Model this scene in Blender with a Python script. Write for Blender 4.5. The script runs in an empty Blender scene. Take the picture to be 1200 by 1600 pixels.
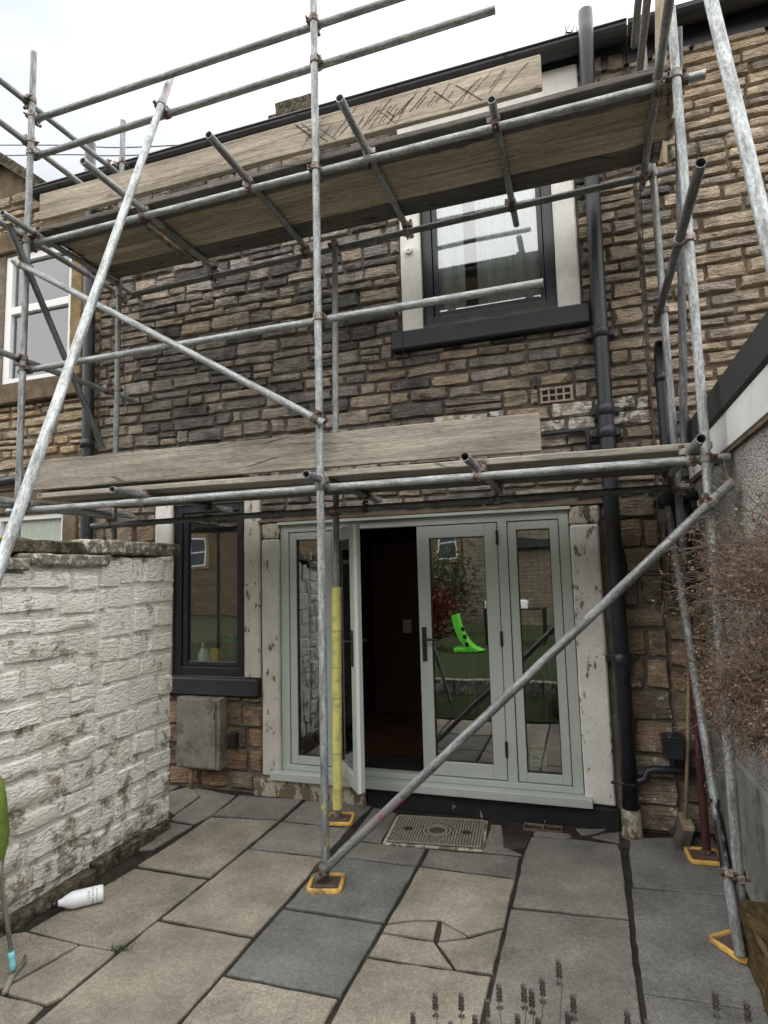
import bpy, bmesh, math, random
from mathutils import Vector, Matrix, noise
R_ = math.radians
random.seed(7)
scene = bpy.context.scene
C = scene.collection

# ------------------------------------------------------------------ camera
def make_camera():
    yaw, pitch, roll = R_(18.168), R_(5.943), R_(-1.470)
    F = Vector((-math.sin(yaw)*math.cos(pitch), math.cos(yaw)*math.cos(pitch), math.sin(pitch)))
    Rt = Vector((math.cos(yaw), math.sin(yaw), 0)); U = Rt.cross(F)
    R2 = Rt*math.cos(roll)+U*math.sin(roll); U2 = U*math.cos(roll)-Rt*math.sin(roll)
    cd = bpy.data.cameras.new('camera'); co = bpy.data.objects.new('camera', cd); C.objects.link(co)
    cd.sensor_fit = 'VERTICAL'; cd.sensor_height = 24.0; cd.lens = 24.0*946.14/1600.0
    cd.clip_start = 0.05; cd.clip_end = 500
    m = Matrix((R2, U2, -F)).transposed().to_4x4(); m.translation = Vector((2.466, -4.648, 1.772))
    co.matrix_world = m; scene.camera = co
make_camera()

# ------------------------------------------------------------------ sky, sun, exposure
SUN_EL, SUN_AZ = R_(84), R_(12)          # near overhead, so the wide lamp stands in for overcast skylight (azimuth from +Y towards +X)
SUN_DIR = Vector((math.sin(SUN_AZ)*math.cos(SUN_EL), math.cos(SUN_AZ)*math.cos(SUN_EL), math.sin(SUN_EL)))
def make_world():
    w = bpy.data.worlds.new('World'); scene.world = w; w.use_nodes = True
    nt = w.node_tree; nt.nodes.clear(); L = nt.links.new
    def nd(t, **k):
        n = nt.nodes.new(t)
        for a, v in k.items(): setattr(n, a, v)
        return n
    def mth(op, a, b=None):
        n = nd('ShaderNodeMath', operation=op)
        for i, v in enumerate((a, b)):
            if v is None: continue
            if hasattr(v, 'links'): L(v, n.inputs[i])
            else: n.inputs[i].default_value = v
        return n.outputs[0]
    out = nd('ShaderNodeOutputWorld'); bg = nd('ShaderNodeBackground')
    sky = nd('ShaderNodeTexSky', sky_type='NISHITA', sun_disc=False)
    sky.sun_elevation = SUN_EL; sky.sun_rotation = SUN_AZ
    tc = nd('ShaderNodeTexCoord'); sep = nd('ShaderNodeSeparateXYZ'); L(tc.outputs['Generated'], sep.inputs[0])
    mp = nd('ShaderNodeMapping'); L(tc.outputs['Generated'], mp.inputs['Vector']); mp.inputs['Scale'].default_value = (1.3, 1.3, 3.2)
    ns = nd('ShaderNodeTexNoise'); L(mp.outputs[0], ns.inputs['Vector'])
    ns.inputs['Scale'].default_value = 1.7; ns.inputs['Detail'].default_value = 6; ns.inputs['Roughness'].default_value = 0.5
    cr = nd('ShaderNodeValToRGB'); L(ns.outputs['Fac'], cr.inputs[0])
    cr.color_ramp.elements[0].position = 0.36; cr.color_ramp.elements[0].color = (0.60, 0.65, 0.69, 1)
    cr.color_ramp.elements[1].position = 0.64; cr.color_ramp.elements[1].color = (0.97, 0.985, 1.0, 1)
    # overcast luminance rises towards the zenith, plus the veiled sun's glow
    zen = mth('ADD', mth('MULTIPLY', mth('POWER', mth('MAXIMUM', sep.outputs[2], 0.0), 2.0), 0.27), 0.145)
    dot = nd('ShaderNodeVectorMath', operation='DOT_PRODUCT'); L(tc.outputs['Generated'], dot.inputs[0]); dot.inputs[1].default_value = (0.10, 0.70, 0.70)   # thin bright cloud over the roof
    glow = mth('MULTIPLY', mth('POWER', mth('MAXIMUM', dot.outputs['Value'], 0.0), 7.0), 0.20)
    lum = mth('ADD', zen, glow)
    mul = nd('ShaderNodeVectorMath', operation='SCALE'); L(cr.outputs[0], mul.inputs[0]); L(lum, mul.inputs['Scale'])
    sk = nd('ShaderNodeVectorMath', operation='SCALE'); L(sky.outputs[0], sk.inputs[0]); sk.inputs['Scale'].default_value = 0.05
    mix = nd('ShaderNodeMix', data_type='RGBA'); mix.inputs[0].default_value = 0.93
    L(sk.outputs[0], mix.inputs[6]); L(mul.outputs[0], mix.inputs[7])
    L(mix.outputs[2], bg.inputs[0]); bg.inputs[1].default_value = 1.0
    L(bg.outputs[0], out.inputs[0])
make_world()
sl = bpy.data.lights.new('sun', 'SUN'); sl.energy = 1.5; sl.angle = R_(160); sl.color = (1.0, 0.96, 0.9)
so = bpy.data.objects.new('sun', sl); C.objects.link(so)
so.rotation_euler = SUN_DIR.to_track_quat('Z', 'Y').to_euler(); so.location = SUN_DIR*40
scene.render.engine = 'CYCLES'
vs = scene.view_settings; vs.view_transform = 'Standard'; vs.look = 'None'; vs.exposure = 2.2; vs.gamma = 1.0
vs.use_curve_mapping = False

# ------------------------------------------------------------------ node helper / materials
class NT:
    def __init__(s, name):
        s.m = bpy.data.materials.new(name); s.m.use_nodes = True; s.t = s.m.node_tree
        s.t.nodes.clear(); s.out = s.t.nodes.new('ShaderNodeOutputMaterial')
        s.p = s.t.nodes.new('ShaderNodeBsdfPrincipled'); s.link(s.p.outputs[0], s.out.inputs[0])
        s.geo = None; s.tc = None
    def link(s, a, b): s.t.links.new(a, b)
    def put(s, sock, v):
        if hasattr(v, 'links'): s.link(v, sock)
        elif isinstance(v, (tuple, list)) and len(v) == 3 and sock.type == 'RGBA': sock.default_value = (*v, 1)
        else: sock.default_value = v
    def n(s, t, ins=None, **k):
        nd = s.t.nodes.new(t)
        for a, v in k.items(): setattr(nd, a, v)
        for a, v in (ins or {}).items(): s.put(nd.inputs[a], v)
        return nd
    def pos(s):
        if not s.geo: s.geo = s.n('ShaderNodeNewGeometry')
        return s.geo.outputs['Position']
    def obj(s):
        if not s.tc: s.tc = s.n('ShaderNodeTexCoord')
        return s.tc.outputs['Object']
    def noise(s, vec, scale, detail=5, rough=0.55, stretch=None, dist=0.0):
        if stretch: vec = s.n('ShaderNodeMapping', {'Vector': vec, 'Scale': stretch}).outputs[0]
        return s.n('ShaderNodeTexNoise', {'Vector': vec, 'Scale': scale, 'Detail': detail, 'Roughness': rough, 'Distortion': dist}).outputs['Fac']
    def voro(s, vec, scale, feature='F1'):
        return s.n('ShaderNodeTexVoronoi', {'Vector': vec, 'Scale': scale}, feature=feature).outputs['Distance']
    def ramp(s, v, a, b, c0=0.0, c1=1.0):
        return s.n('ShaderNodeMapRange', {0: v, 1: a, 2: b, 3: c0, 4: c1}).outputs[0]
    def math(s, op, a, b=0.0): return s.n('ShaderNodeMath', {0: a, 1: b}, operation=op).outputs[0]
    def mix(s, f, a, b, mode='MIX'):
        return s.n('ShaderNodeMix', {0: f, 6: a, 7: b}, data_type='RGBA', blend_type=mode).outputs[2]
    def scale(s, col, f):
        return s.n('ShaderNodeVectorMath', {0: col, 'Scale': f}, operation='SCALE').outputs[0]
    def bump(s, h, strength=0.5, dist=0.01, normal=None):
        i = {'Height': h, 'Strength': strength, 'Distance': dist}
        if normal is not None: i['Normal'] = normal
        return s.n('ShaderNodeBump', i).outputs[0]
    def done(s, col, rough=0.7, metal=0.0, normal=None, spec=None):
        s.put(s.p.inputs['Base Color'], col); s.put(s.p.inputs['Roughness'], rough); s.put(s.p.inputs['Metallic'], metal)
        if normal is not None: s.link(normal, s.p.inputs['Normal'])
        if spec is not None: s.put(s.p.inputs['Specular IOR Level'], spec)
        return s.m

def tint_socket(t, mass):
    if mass: return t.n('ShaderNodeAttribute', attribute_name='tint').outputs['Color']
    return t.n('ShaderNodeObjectInfo').outputs['Color']
def stone_material(name, mass, soot=0.62, flake=None, relief=1.0):
    t = NT(name); p = t.pos(); tint = tint_socket(t, mass)
    big = t.noise(p, 7, 6, 0.6); grain = t.noise(p, 75, 4, 0.6)
    bed = t.noise(p, 16, 5, 0.6, stretch=(0.5, 1, 2.4))
    col = t.scale(tint, t.ramp(big, 0.25, 0.75, 0.52, 1.48))
    col = t.scale(col, t.ramp(grain, 0.2, 0.8, 0.60, 1.40))
    sootm = t.ramp(t.noise(p, 5.2, 7, 0.65), 0.52, 0.70, 0.0, soot)
    col = t.mix(sootm, col, (0.030, 0.027, 0.025))
    rustm = t.ramp(t.noise(p, 11, 3, 0.5), 0.60, 0.75, 0.0, 0.28)
    col = t.mix(rustm, col, (0.26, 0.16, 0.09))
    col = t.n('ShaderNodeHueSaturation', {'Color': col, 'Saturation': 0.87, 'Value': 1.06}).outputs[0]
    if flake is not None:
        fl = t.ramp(t.noise(p, 17, 8, 0.65), flake, flake+0.07)
        col = t.mix(fl, col, (0.72, 0.70, 0.66))
    rid = t.math('ABSOLUTE', t.math('SUBTRACT', t.noise(p, 13, 4, 0.6, stretch=(0.55, 1, 1.8), dist=0.7), 0.5))
    h = t.math('ADD', t.math('SUBTRACT', bed, t.math('MULTIPLY', rid, -1.6)), t.math('MULTIPLY', grain, 0.30))
    return t.done(col, 0.92, 0, t.bump(h, 1.0*relief, 0.036), 0.2)
MAT = {}
MAT['stone'] = stone_material('rubble_stone', False)
MAT['stone_mass'] = stone_material('rubble_stone_mass', True)
MAT['stone_flaked'] = stone_material('flaked_white_stone', False, 0.3, 0.46)
MAT['stone_flecked'] = stone_material('flecked_white_stone', False, 0.3, 0.585)

def simple(name, col, rough=0.6, metal=0.0, var=0.12, nscale=14, bump=0.1, spec=None, dirt=None):
    t = NT(name); p = t.obj()
    f = t.noise(p, nscale, 5, 0.6)
    c = t.scale(t.n('ShaderNodeRGB').outputs[0], t.ramp(f, 0.25, 0.75, 1-var, 1+var))
    c.node.inputs[0].links[0].from_node.outputs[0].default_value = (*col, 1)
    if dirt: c = t.mix(t.ramp(t.noise(t.pos(), 9, 7, 0.65), dirt[1], dirt[1]+0.12, 0, dirt[2]), c, dirt[0])
    return t.done(c, t.ramp(f, 0.2, 0.8, max(0.02, rough-0.1), min(1, rough+0.1)), metal, t.bump(t.noise(p, nscale*5, 4), bump, 0.003), spec)

def mortar(name, col, k=1.0):
    t = NT(name); p = t.pos()
    f = t.noise(p, 6, 6, 0.65); g = t.noise(p, 90, 3, 0.7)
    c = t.scale(t.mix(t.ramp(f, 0.35, 0.65), col, tuple(v*0.5 for v in col)), t.ramp(g, 0.2, 0.8, 0.75, 1.25))
    return t.done(c, 0.95, 0, t.bump(t.math('ADD', f, t.math('MULTIPLY', g, 0.4)), 0.7, 0.015), 0.1)
MAT['mortar'] = mortar('house_mortar', (0.17, 0.15, 0.13))
MAT['mortar_buff'] = mortar('buff_mortar', (0.25, 0.205, 0.16))
MAT['joint'] = mortar('dark_joint_soil', (0.045, 0.04, 0.034))

def galvanised():
    t = NT('galvanised_tube'); p = t.obj(); tint = t.n('ShaderNodeObjectInfo').outputs['Color']
    st = t.noise(p, 38, 4, 0.6, stretch=(1, 1, 0.16)); blot = t.noise(p, 5, 6, 0.6, stretch=(1, 1, 0.5))
    c = t.scale(tint, t.ramp(st, 0.3, 0.7, 0.50, 1.5)); c = t.scale(c, t.ramp(blot, 0.3, 0.7, 0.62, 1.32))
    c = t.scale(c, t.ramp(t.voro(t.n('ShaderNodeMapping', {'Vector': p, 'Scale': (1, 1, 0.4)}).outputs[0], 95), 0.1, 0.8, 0.72, 1.25))
    c = t.scale(c, t.ramp(t.noise(p, 170, 2, 0.6), 0.3, 0.7, 0.75, 1.25))
    rust = t.ramp(t.noise(t.pos(), 4.5, 7, 0.7), 0.64, 0.74, 0, 0.6)
    c = t.mix(rust, c, (0.13, 0.07, 0.045))
    return t.done(c, t.ramp(blot, 0.3, 0.7, 0.45, 0.70), 0.35, t.bump(st, 0.2, 0.003))
MAT['tube'] = galvanised()
def painted_tube(name, paint, thr):
    t = NT(name); p = t.obj()
    st = t.noise(p, 30, 5, 0.6, stretch=(1, 1, 0.3))
    c = t.mix(t.ramp(t.noise(p, 11, 7, 0.7, stretch=(1, 1, 0.35)), thr, thr+0.05), (0.24, 0.25, 0.26), paint)
    return t.done(t.scale(c, t.ramp(st, 0.3, 0.7, 0.7, 1.3)), 0.5, 0.3, t.bump(st, 0.15, 0.003))
MAT['tube_pink'] = painted_tube('pink_paint_mark', (0.42, 0.07, 0.11), 0.53)
MAT['tube_yellow'] = painted_tube('yellow_paint_mark', (0.55, 0.50, 0.10), 0.52)
MAT['tube_maroon'] = painted_tube('maroon_painted_tube', (0.085, 0.028, 0.035), 0.32)
MAT['tube_black'] = painted_tube('black_taped_tube', (0.012, 0.012, 0.016), 0.42)
def coupler_mat():
    t = NT('coupler_steel'); p = t.pos(); tint = t.n('ShaderNodeObjectInfo').outputs['Color']
    f = t.noise(p, 60, 5, 0.65)
    c = t.mix(t.ramp(t.noise(p, 22, 5, 0.6), 0.46, 0.6), t.scale(tint, t.ramp(f, 0.2, 0.8, 0.6, 1.4)), (0.11, 0.05, 0.026))
    return t.done(c, 0.6, 0.5, t.bump(f, 0.4, 0.004))
MAT['coupler'] = coupler_mat()
def board_mat():
    t = NT('weathered_board'); p = t.obj(); tint = t.n('ShaderNodeObjectInfo').outputs['Color']
    rnd = t.n('ShaderNodeObjectInfo').outputs['Random']
    off = t.n('ShaderNodeCombineXYZ', {0: t.math('MULTIPLY', rnd, 37.0), 1: 0.0, 2: t.math('MULTIPLY', rnd, 11.0)}).outputs[0]
    q = t.n('ShaderNodeVectorMath', {0: p, 1: off}, operation='ADD').outputs[0]
    g = t.noise(q, 34, 6, 0.65, stretch=(0.05, 1, 1), dist=0.25)
    big = t.noise(q, 2.3, 5, 0.6, stretch=(0.5, 2, 2)); fine = t.noise(q, 120, 3, 0.6, stretch=(0.15, 1, 1))
    crack = t.ramp(t.n('ShaderNodeTexVoronoi', {'Vector': t.n('ShaderNodeMapping', {'Vector': q, 'Scale': (0.35, 9, 9), 'Rotation': (0, 0, 0.01)}).outputs[0], 'Scale': 1.0}, feature='DISTANCE_TO_EDGE').outputs['Distance'], 0.0, 0.012, 0.0, 1.0)
    knot = t.ramp(t.voro(t.n('ShaderNodeMapping', {'Vector': q, 'Scale': (2.1, 6, 6)}).outputs[0], 1.0), 0.04, 0.13, 0.35, 1.0)
    c = t.scale(tint, t.ramp(g, 0.25, 0.75, 0.58, 1.38)); c = t.scale(c, t.ramp(big, 0.3, 0.7, 0.72, 1.25))
    c = t.scale(c, t.ramp(fine, 0.25, 0.75, 0.68, 1.3))
    c = t.scale(c, t.math('MULTIPLY', t.ramp(crack, 0, 1, 0.35, 1.0), knot))
    c = t.mix(t.ramp(t.noise(q, 3.5, 5, 0.6), 0.6, 0.72, 0, 0.4), c, (0.30, 0.285, 0.27))
    h = t.math('ADD', t.math('MULTIPLY', g, 0.6), t.math('ADD', t.math('MULTIPLY', fine, 0.25), t.math('MULTIPLY', crack, 0.5)))
    return t.done(c, 0.9, 0, t.bump(h, 0.5, 0.008), 0.2)
MAT['board'] = board_mat()
MAT['scratch'] = simple('dark_gouge', (0.05, 0.035, 0.028), 0.9)

def whitewash():
    t = NT('worn_whitewash'); p = t.pos(); tint = tint_socket(t, False)
    sep = t.n('ShaderNodeSeparateXYZ', {0: p})
    w = t.noise(p, 7, 9, 0.68); g = t.noise(p, 60, 4, 0.65)
    sc = t.noise(p, 42, 3, 0.55, stretch=(1, 0.6, 1.5), dist=0.5)
    low = t.ramp(sep.outputs[2], 0.0, 0.95, 0.115, 0.0)      # paint is rubbed off more over the splash zone at the foot
    peel = t.ramp(t.math('ADD', w, low), 0.57, 0.66)
    c = t.mix(t.ramp(g, 0.2, 0.8), (0.80, 0.785, 0.745), (0.88, 0.875, 0.85))
    c = t.mix(t.ramp(t.noise(p, 2.6, 6, 0.6), 0.45, 0.68, 0, 0.40), c, (0.64, 0.59, 0.47))
    stone = t.mix(t.ramp(g, 0.3, 0.7), (0.13, 0.10, 0.07), (0.33, 0.28, 0.20))
    c = t.mix(t.math('MULTIPLY', peel, t.ramp(g, 0.35, 0.55, 0.35, 1.0)), c, stone)
    c = t.mix(t.ramp(t.math('ADD', t.noise(p, 9, 7, 0.7), low), 0.66, 0.75, 0, 0.75), c, (0.065, 0.07, 0.03))
    c = t.n('ShaderNodeMix', {0: 1.0, 6: c, 7: tint}, data_type='RGBA', blend_type='MULTIPLY').outputs[2]
    h = t.math('ADD', t.math('MULTIPLY', sc, 1.0), t.math('MULTIPLY', g, 0.3))
    return t.done(c, 0.9, 0, t.bump(h, 1.0, 0.026), 0.2)
MAT['whitewash'] = whitewash()
def coping_mat(name, a, b, white):
    t = NT(name); p = t.pos(); f = t.noise(p, 13, 9, 0.7); g = t.noise(p, 70, 4, 0.6)
    c = t.mix(t.ramp(f, 0.40, 0.6), a, b)
    c = t.mix(t.ramp(t.noise(p, 22, 8, 0.7), 0.52, 0.60, 0, white), c, (0.66, 0.65, 0.60))
    return t.done(t.scale(c, t.ramp(g, 0.2, 0.8, 0.6, 1.4)), 0.95, 0, t.bump(t.math('ADD', f, t.math('MULTIPLY', g, 0.3)), 0.9, 0.025), 0.1)
MAT['coping'] = coping_mat('lichened_coping', (0.10, 0.09, 0.065), (0.27, 0.25, 0.20), 0.75)
MAT['coping_dark'] = coping_mat('mossy_coping', (0.035, 0.032, 0.02), (0.12, 0.10, 0.07), 0.15)
def peeling(name, bare, thr, base=(0.70, 0.685, 0.63)):
    t = NT(name); p = t.pos()
    f = t.noise(p, 9, 9, 0.7, stretch=(1.4, 1, 0.7)); sp = t.noise(p, 46, 5, 0.6); g = t.noise(p, 110, 3)
    c = t.mix(t.ramp(t.noise(p, 4, 6, 0.6), 0.4, 0.65, 0, 0.55), base, tuple(v*0.66 for v in base))
    m = t.math('MAXIMUM', t.ramp(f, thr, thr+0.025), t.ramp(sp, thr+0.08, thr+0.12))
    c = t.scale(t.mix(m, c, bare), t.ramp(g, 0.2, 0.8, 0.85, 1.15))
    return t.done(c, 0.75, 0, t.bump(t.math('SUBTRACT', t.math('MULTIPLY', g, 0.2), m), 0.5, 0.006), 0.3)
MAT['jamb_worn'] = peeling('peeling_jamb_paint', (0.15, 0.11, 0.08), 0.60, (0.56, 0.54, 0.49))
MAT['jamb_white'] = peeling('white_jamb_paint', (0.30, 0.26, 0.21), 0.665, (0.78, 0.77, 0.73))
MAT['jamb_flaking'] = peeling('flaking_white_jamb', (0.20, 0.15, 0.11), 0.585, (0.74, 0.73, 0.69))
MAT['plinth_worn'] = peeling('worn_plinth_paint', (0.15, 0.12, 0.08), 0.50, (0.46, 0.43, 0.36))
MAT['plinth_black'] = peeling('worn_black_plinth', (0.30, 0.28, 0.25), 0.63, (0.018, 0.018, 0.02))
MAT['block_patch'] = peeling('patchy_block', (0.10, 0.075, 0.065), 0.52, (0.50, 0.46, 0.40))
MAT['door_paint'] = simple('sage_grey_door', (0.43, 0.47, 0.445), 0.42, 0, 0.05, 6, 0.05)
MAT['gasket'] = simple('dark_gasket', (0.02, 0.02, 0.022), 0.6)
MAT['black_upvc'] = simple('anthracite_frame', (0.017, 0.019, 0.026), 0.35, 0, 0.2)
MAT['black_stone'] = simple('black_painted_sill', (0.021, 0.024, 0.032), 0.55, 0, 0.35, 7, 0.5, dirt=((0.12, 0.12, 0.12), 0.62, 0.4))
MAT['black_pipe'] = simple('black_pipe', (0.020, 0.022, 0.028), 0.4, 0, 0.35, 8, 0.25, dirt=((0.16, 0.155, 0.15), 0.66, 0.6))
MAT['gutter'] = simple('black_gutter', (0.022, 0.022, 0.026), 0.45, 0, 0.3, 5, 0.2)
MAT['white_upvc'] = simple('white_frame', (0.78, 0.79, 0.80), 0.35, 0, 0.04)
MAT['buff_stone'] = mortar('dressed_buff_stone', (0.34, 0.25, 0.14))
MAT['brown_stone'] = mortar('dressed_brown_stone', (0.21, 0.16, 0.11))
MAT['terracotta'] = simple('clay_vent', (0.34, 0.27, 0.21), 0.85, 0, 0.25, 30, 0.3)
MAT['dark'] = simple('dark_void', (0.006, 0.005, 0.005), 0.9)
MAT['rubber'] = simple('black_plastic', (0.012, 0.012, 0.014), 0.45)
MAT['meter'] = simple('grimy_meter_box', (0.20, 0.185, 0.155), 0.75, 0, 0.35, 6, 0.4, dirt=((0.07, 0.065, 0.05), 0.5, 0.7))
MAT['iron_dark'] = simple('dark_cast_iron', (0.055, 0.05, 0.043), 0.8, 0.1, 0.4, 20, 0.4); MAT['iron_pale'] = simple('pale_cast_iron', (0.27, 0.245, 0.20), 0.7, 0.1, 0.3, 20, 0.3)  # dark iron for the plate, paler iron for raised studs, rims and rings
MAT['foam'] = simple('yellow_foam', (0.66, 0.63, 0.20), 0.8, 0, 0.14, 12, 0.3, dirt=((0.30, 0.28, 0.15), 0.50, 0.6))
MAT['pad_yellow'] = simple('yellow_plastic_pad', (0.62, 0.37, 0.09), 0.7, 0, 0.25, 20, 0.5, dirt=((0.13, 0.095, 0.06), 0.54, 0.85))
MAT['pad_wood'] = simple('rusty_steel_plate', (0.12, 0.085, 0.07), 0.8, 0.2, 0.4, 25, 0.4)
MAT['felt'] = simple('mineral_felt', (0.028, 0.031, 0.032), 0.95, 0, 0.4, 60, 0.8)
MAT['fascia_white'] = peeling('dirty_white_fascia', (0.22, 0.21, 0.19), 0.66, (0.74, 0.75, 0.74))
MAT['chair_green'] = simple('green_cloth', (0.16, 0.24, 0.035), 0.85, 0, 0.25, 30, 0.4)
MAT['chrome'] = simple('bright_steel', (0.5, 0.49, 0.47), 0.3, 0.9, 0.15)
MAT['tape'] = simple('turquoise_tape', (0.20, 0.55, 0.60), 0.5, 0, 0.2)
MAT['bottle'] = simple('white_bottle', (0.80, 0.82, 0.86), 0.35, 0, 0.03)
MAT['ink'] = simple('dark_print', (0.02, 0.02, 0.03), 0.6)
MAT['yellow_thing'] = simple('yellow_plastic', (0.70, 0.44, 0.05), 0.5)
MAT['cable'] = simple('black_cable', (0.02, 0.02, 0.022), 0.5)
MAT['broom_wood'] = simple('broom_wood', (0.30, 0.24, 0.16), 0.7, 0, 0.25, 30, 0.2)
MAT['bristle'] = simple('grey_bristle', (0.10, 0.085, 0.075), 0.9, 0, 0.3, 60)
MAT['carton'] = simple('brown_cardboard', (0.50, 0.32, 0.18), 0.8)
MAT['paper'] = simple('white_paper', (0.78, 0.78, 0.76), 0.7)
MAT['shoe'] = simple('dark_shoe', (0.05, 0.042, 0.038), 0.8)
MAT['red'] = simple('red_band', (0.45, 0.06, 0.05), 0.5)
MAT['red_leaf'] = simple('dark_red_leaf', (0.16, 0.022, 0.016), 0.7, 0, 0.5, 40)
MAT['twig'] = simple('dry_twig', (0.15, 0.108, 0.082), 0.85, 0, 0.6, 30)
MAT['bract'] = simple('dry_flower', (0.17, 0.105, 0.065), 0.85, 0, 0.6, 25)
MAT['lav_stem'] = simple('lavender_stem', (0.12, 0.13, 0.07), 0.8, 0, 0.3, 30)
MAT['lav_head'] = simple('lavender_head', (0.065, 0.055, 0.055), 0.9, 0, 0.4, 60)
MAT['lav_leaf'] = simple('lavender_leaf', (0.13, 0.15, 0.11), 0.85, 0, 0.35, 20)
MAT['moss'] = simple('moss_tuft', (0.05, 0.085, 0.02), 0.9, 0, 0.5, 50)
MAT['lime'] = simple('lime_plastic', (0.16, 0.75, 0.06), 0.4)
MAT['curtain'] = simple('pale_curtain', (0.78, 0.80, 0.82), 0.85, 0, 0.06, 4)
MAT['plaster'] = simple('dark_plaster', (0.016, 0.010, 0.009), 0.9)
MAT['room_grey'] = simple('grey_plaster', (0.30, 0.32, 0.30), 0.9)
MAT['room_door'] = simple('brown_door', (0.10, 0.045, 0.025), 0.5)
MAT['mat_dark'] = simple('dark_doormat', (0.02, 0.019, 0.019), 0.95)
MAT['obscured'] = simple('obscured_pane', (0.40, 0.44, 0.40), 0.25, 0, 0.05)
MAT['slate'] = simple('roof_slate', (0.06, 0.06, 0.068), 0.7, 0, 0.3, 6)
MAT['soil'] = mortar('bed_soil', (0.06, 0.045, 0.03))
def glass(name, refl):
    t = NT(name); t.t.nodes.remove(t.p)
    fr = t.n('ShaderNodeFresnel', {'IOR': 1.5}).outputs[0]
    f = t.ramp(fr, 0.04, 1.0, refl, 1.0)
    tr = t.n('ShaderNodeBsdfTransparent', {'Color': (0.93, 0.95, 0.94)}); gl = t.n('ShaderNodeBsdfGlossy', {'Roughness': 0.012, 'Color': (0.96, 0.98, 1.0)})
    wob = t.bump(t.noise(t.pos(), 1.6, 2, 0.4), 0.08, 0.02); t.link(wob, gl.inputs['Normal'])
    mx = t.n('ShaderNodeMixShader'); t.link(f, mx.inputs[0]); t.link(tr.outputs[0], mx.inputs[1]); t.link(gl.outputs[0], mx.inputs[2])
    t.link(mx.outputs[0], t.out.inputs[0]); return t.m
MAT['glass'] = glass('coated_glass', 0.20); MAT['glass_low'] = glass('kitchen_glass', 0.13)
MAT['glass_up'] = glass('upper_glass', 0.13)
def floorboards():
    t = NT('red_brown_floorboards'); p = t.pos()
    br = t.n('ShaderNodeTexBrick', {'Vector': t.n('ShaderNodeMapping', {'Vector': p, 'Rotation': (0, 0, R_(35))}).outputs[0], 'Scale': 1.0, 'Mortar Size': 0.004, 'Brick Width': 1.1, 'Row Height': 0.12,
        'Color1': (0.16, 0.075, 0.04), 'Color2': (0.10, 0.05, 0.03), 'Mortar': (0.02, 0.012, 0.008)})
    return t.done(t.scale(br.outputs[0], t.ramp(t.noise(p, 20, 5), 0.2, 0.8, 0.6, 1.4)), 0.35)
MAT['floor'] = floorboards()
def paving():
    t = NT('gritty_paving'); p = t.pos(); tint = tint_socket(t, False)
    f = t.noise(p, 3.2, 7, 0.6); g = t.noise(p, 150, 3, 0.7); sp = t.voro(p, 95)
    c = t.scale(tint, t.ramp(f, 0.3, 0.7, 0.66, 1.30)); c = t.scale(c, t.ramp(g, 0.25, 0.75, 0.45, 1.55))
    c = t.scale(c, t.ramp(t.noise(p, 38, 4, 0.6), 0.3, 0.7, 0.82, 1.18))
    c = t.mix(t.ramp(sp, 0.05, 0.16, 0.35, 0.0), c, (0.52, 0.49, 0.43))
    st = t.ramp(t.noise(p, 6.5, 8, 0.7), 0.60, 0.74, 0, 0.5)
    c = t.mix(st, c, (0.07, 0.06, 0.048))
    c = t.mix(t.ramp(t.noise(p, 23, 5, 0.6), 0.68, 0.72, 0, 0.8), c, (0.03, 0.028, 0.024))
    c = t.mix(t.ramp(t.noise(p, 1.4, 6, 0.65), 0.50, 0.68, 0, 0.35), c, (0.10, 0.095, 0.085))
    c = t.mix(t.ramp(t.noise(p, 31, 6, 0.65), 0.66, 0.72, 0, 0.45), c, (0.40, 0.38, 0.33))
    h = t.math('ADD', t.math('MULTIPLY', g, 0.5), t.math('MULTIPLY', t.noise(p, 11, 5), 1.0))
    return t.done(c, 0.85, 0, t.bump(h, 0.5, 0.006), 0.25)
MAT['paving'] = paving()
def wet():
    t = NT('wet_mortar'); p = t.pos(); f = t.noise(p, 14, 6, 0.6)
    return t.done(t.mix(t.ramp(f, 0.35, 0.65), (0.018, 0.016, 0.014), (0.05, 0.042, 0.035)), 0.35, 0, t.bump(f, 0.4, 0.008))
MAT['wet'] = wet()
def pebbledash():
    t = NT('pebbledash'); p = t.pos(); v = t.voro(p, 85); f = t.noise(p, 3, 6, 0.6); g = t.noise(p, 130, 3)
    c = t.mix(t.ramp(v, 0.1, 0.65), (0.60, 0.59, 0.56), (0.22, 0.215, 0.20))
    c = t.scale(c, t.ramp(f, 0.3, 0.7, 0.75, 1.2)); c = t.scale(c, t.ramp(g, 0.2, 0.8, 0.7, 1.3))
    return t.done(c, 0.95, 0, t.bump(t.math('SUBTRACT', 1.0, v), 0.9, 0.012), 0.15)
MAT['pebble'] = pebbledash()
MAT['render_low'] = simple('smooth_grey_render', (0.26, 0.255, 0.235), 0.9, 0, 0.3, 4, 0.6, dirt=((0.10, 0.10, 0.085), 0.52, 0.7))
def rotten():
    t = NT('mossy_rotten_timber'); p = t.pos()
    f = t.noise(p, 22, 7, 0.7, stretch=(1, 0.25, 1), dist=1.0); m = t.noise(p, 7, 7, 0.65)
    c = t.mix(t.ramp(f, 0.35, 0.65), (0.035, 0.022, 0.012), (0.20, 0.14, 0.07))
    c = t.mix(t.ramp(m, 0.46, 0.62, 0, 0.85), c, (0.055, 0.062, 0.02))
    return t.done(c, 0.95, 0, t.bump(t.math('ADD', f, m), 1.0, 0.03), 0.1)
MAT['rotten'] = rotten()
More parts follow.
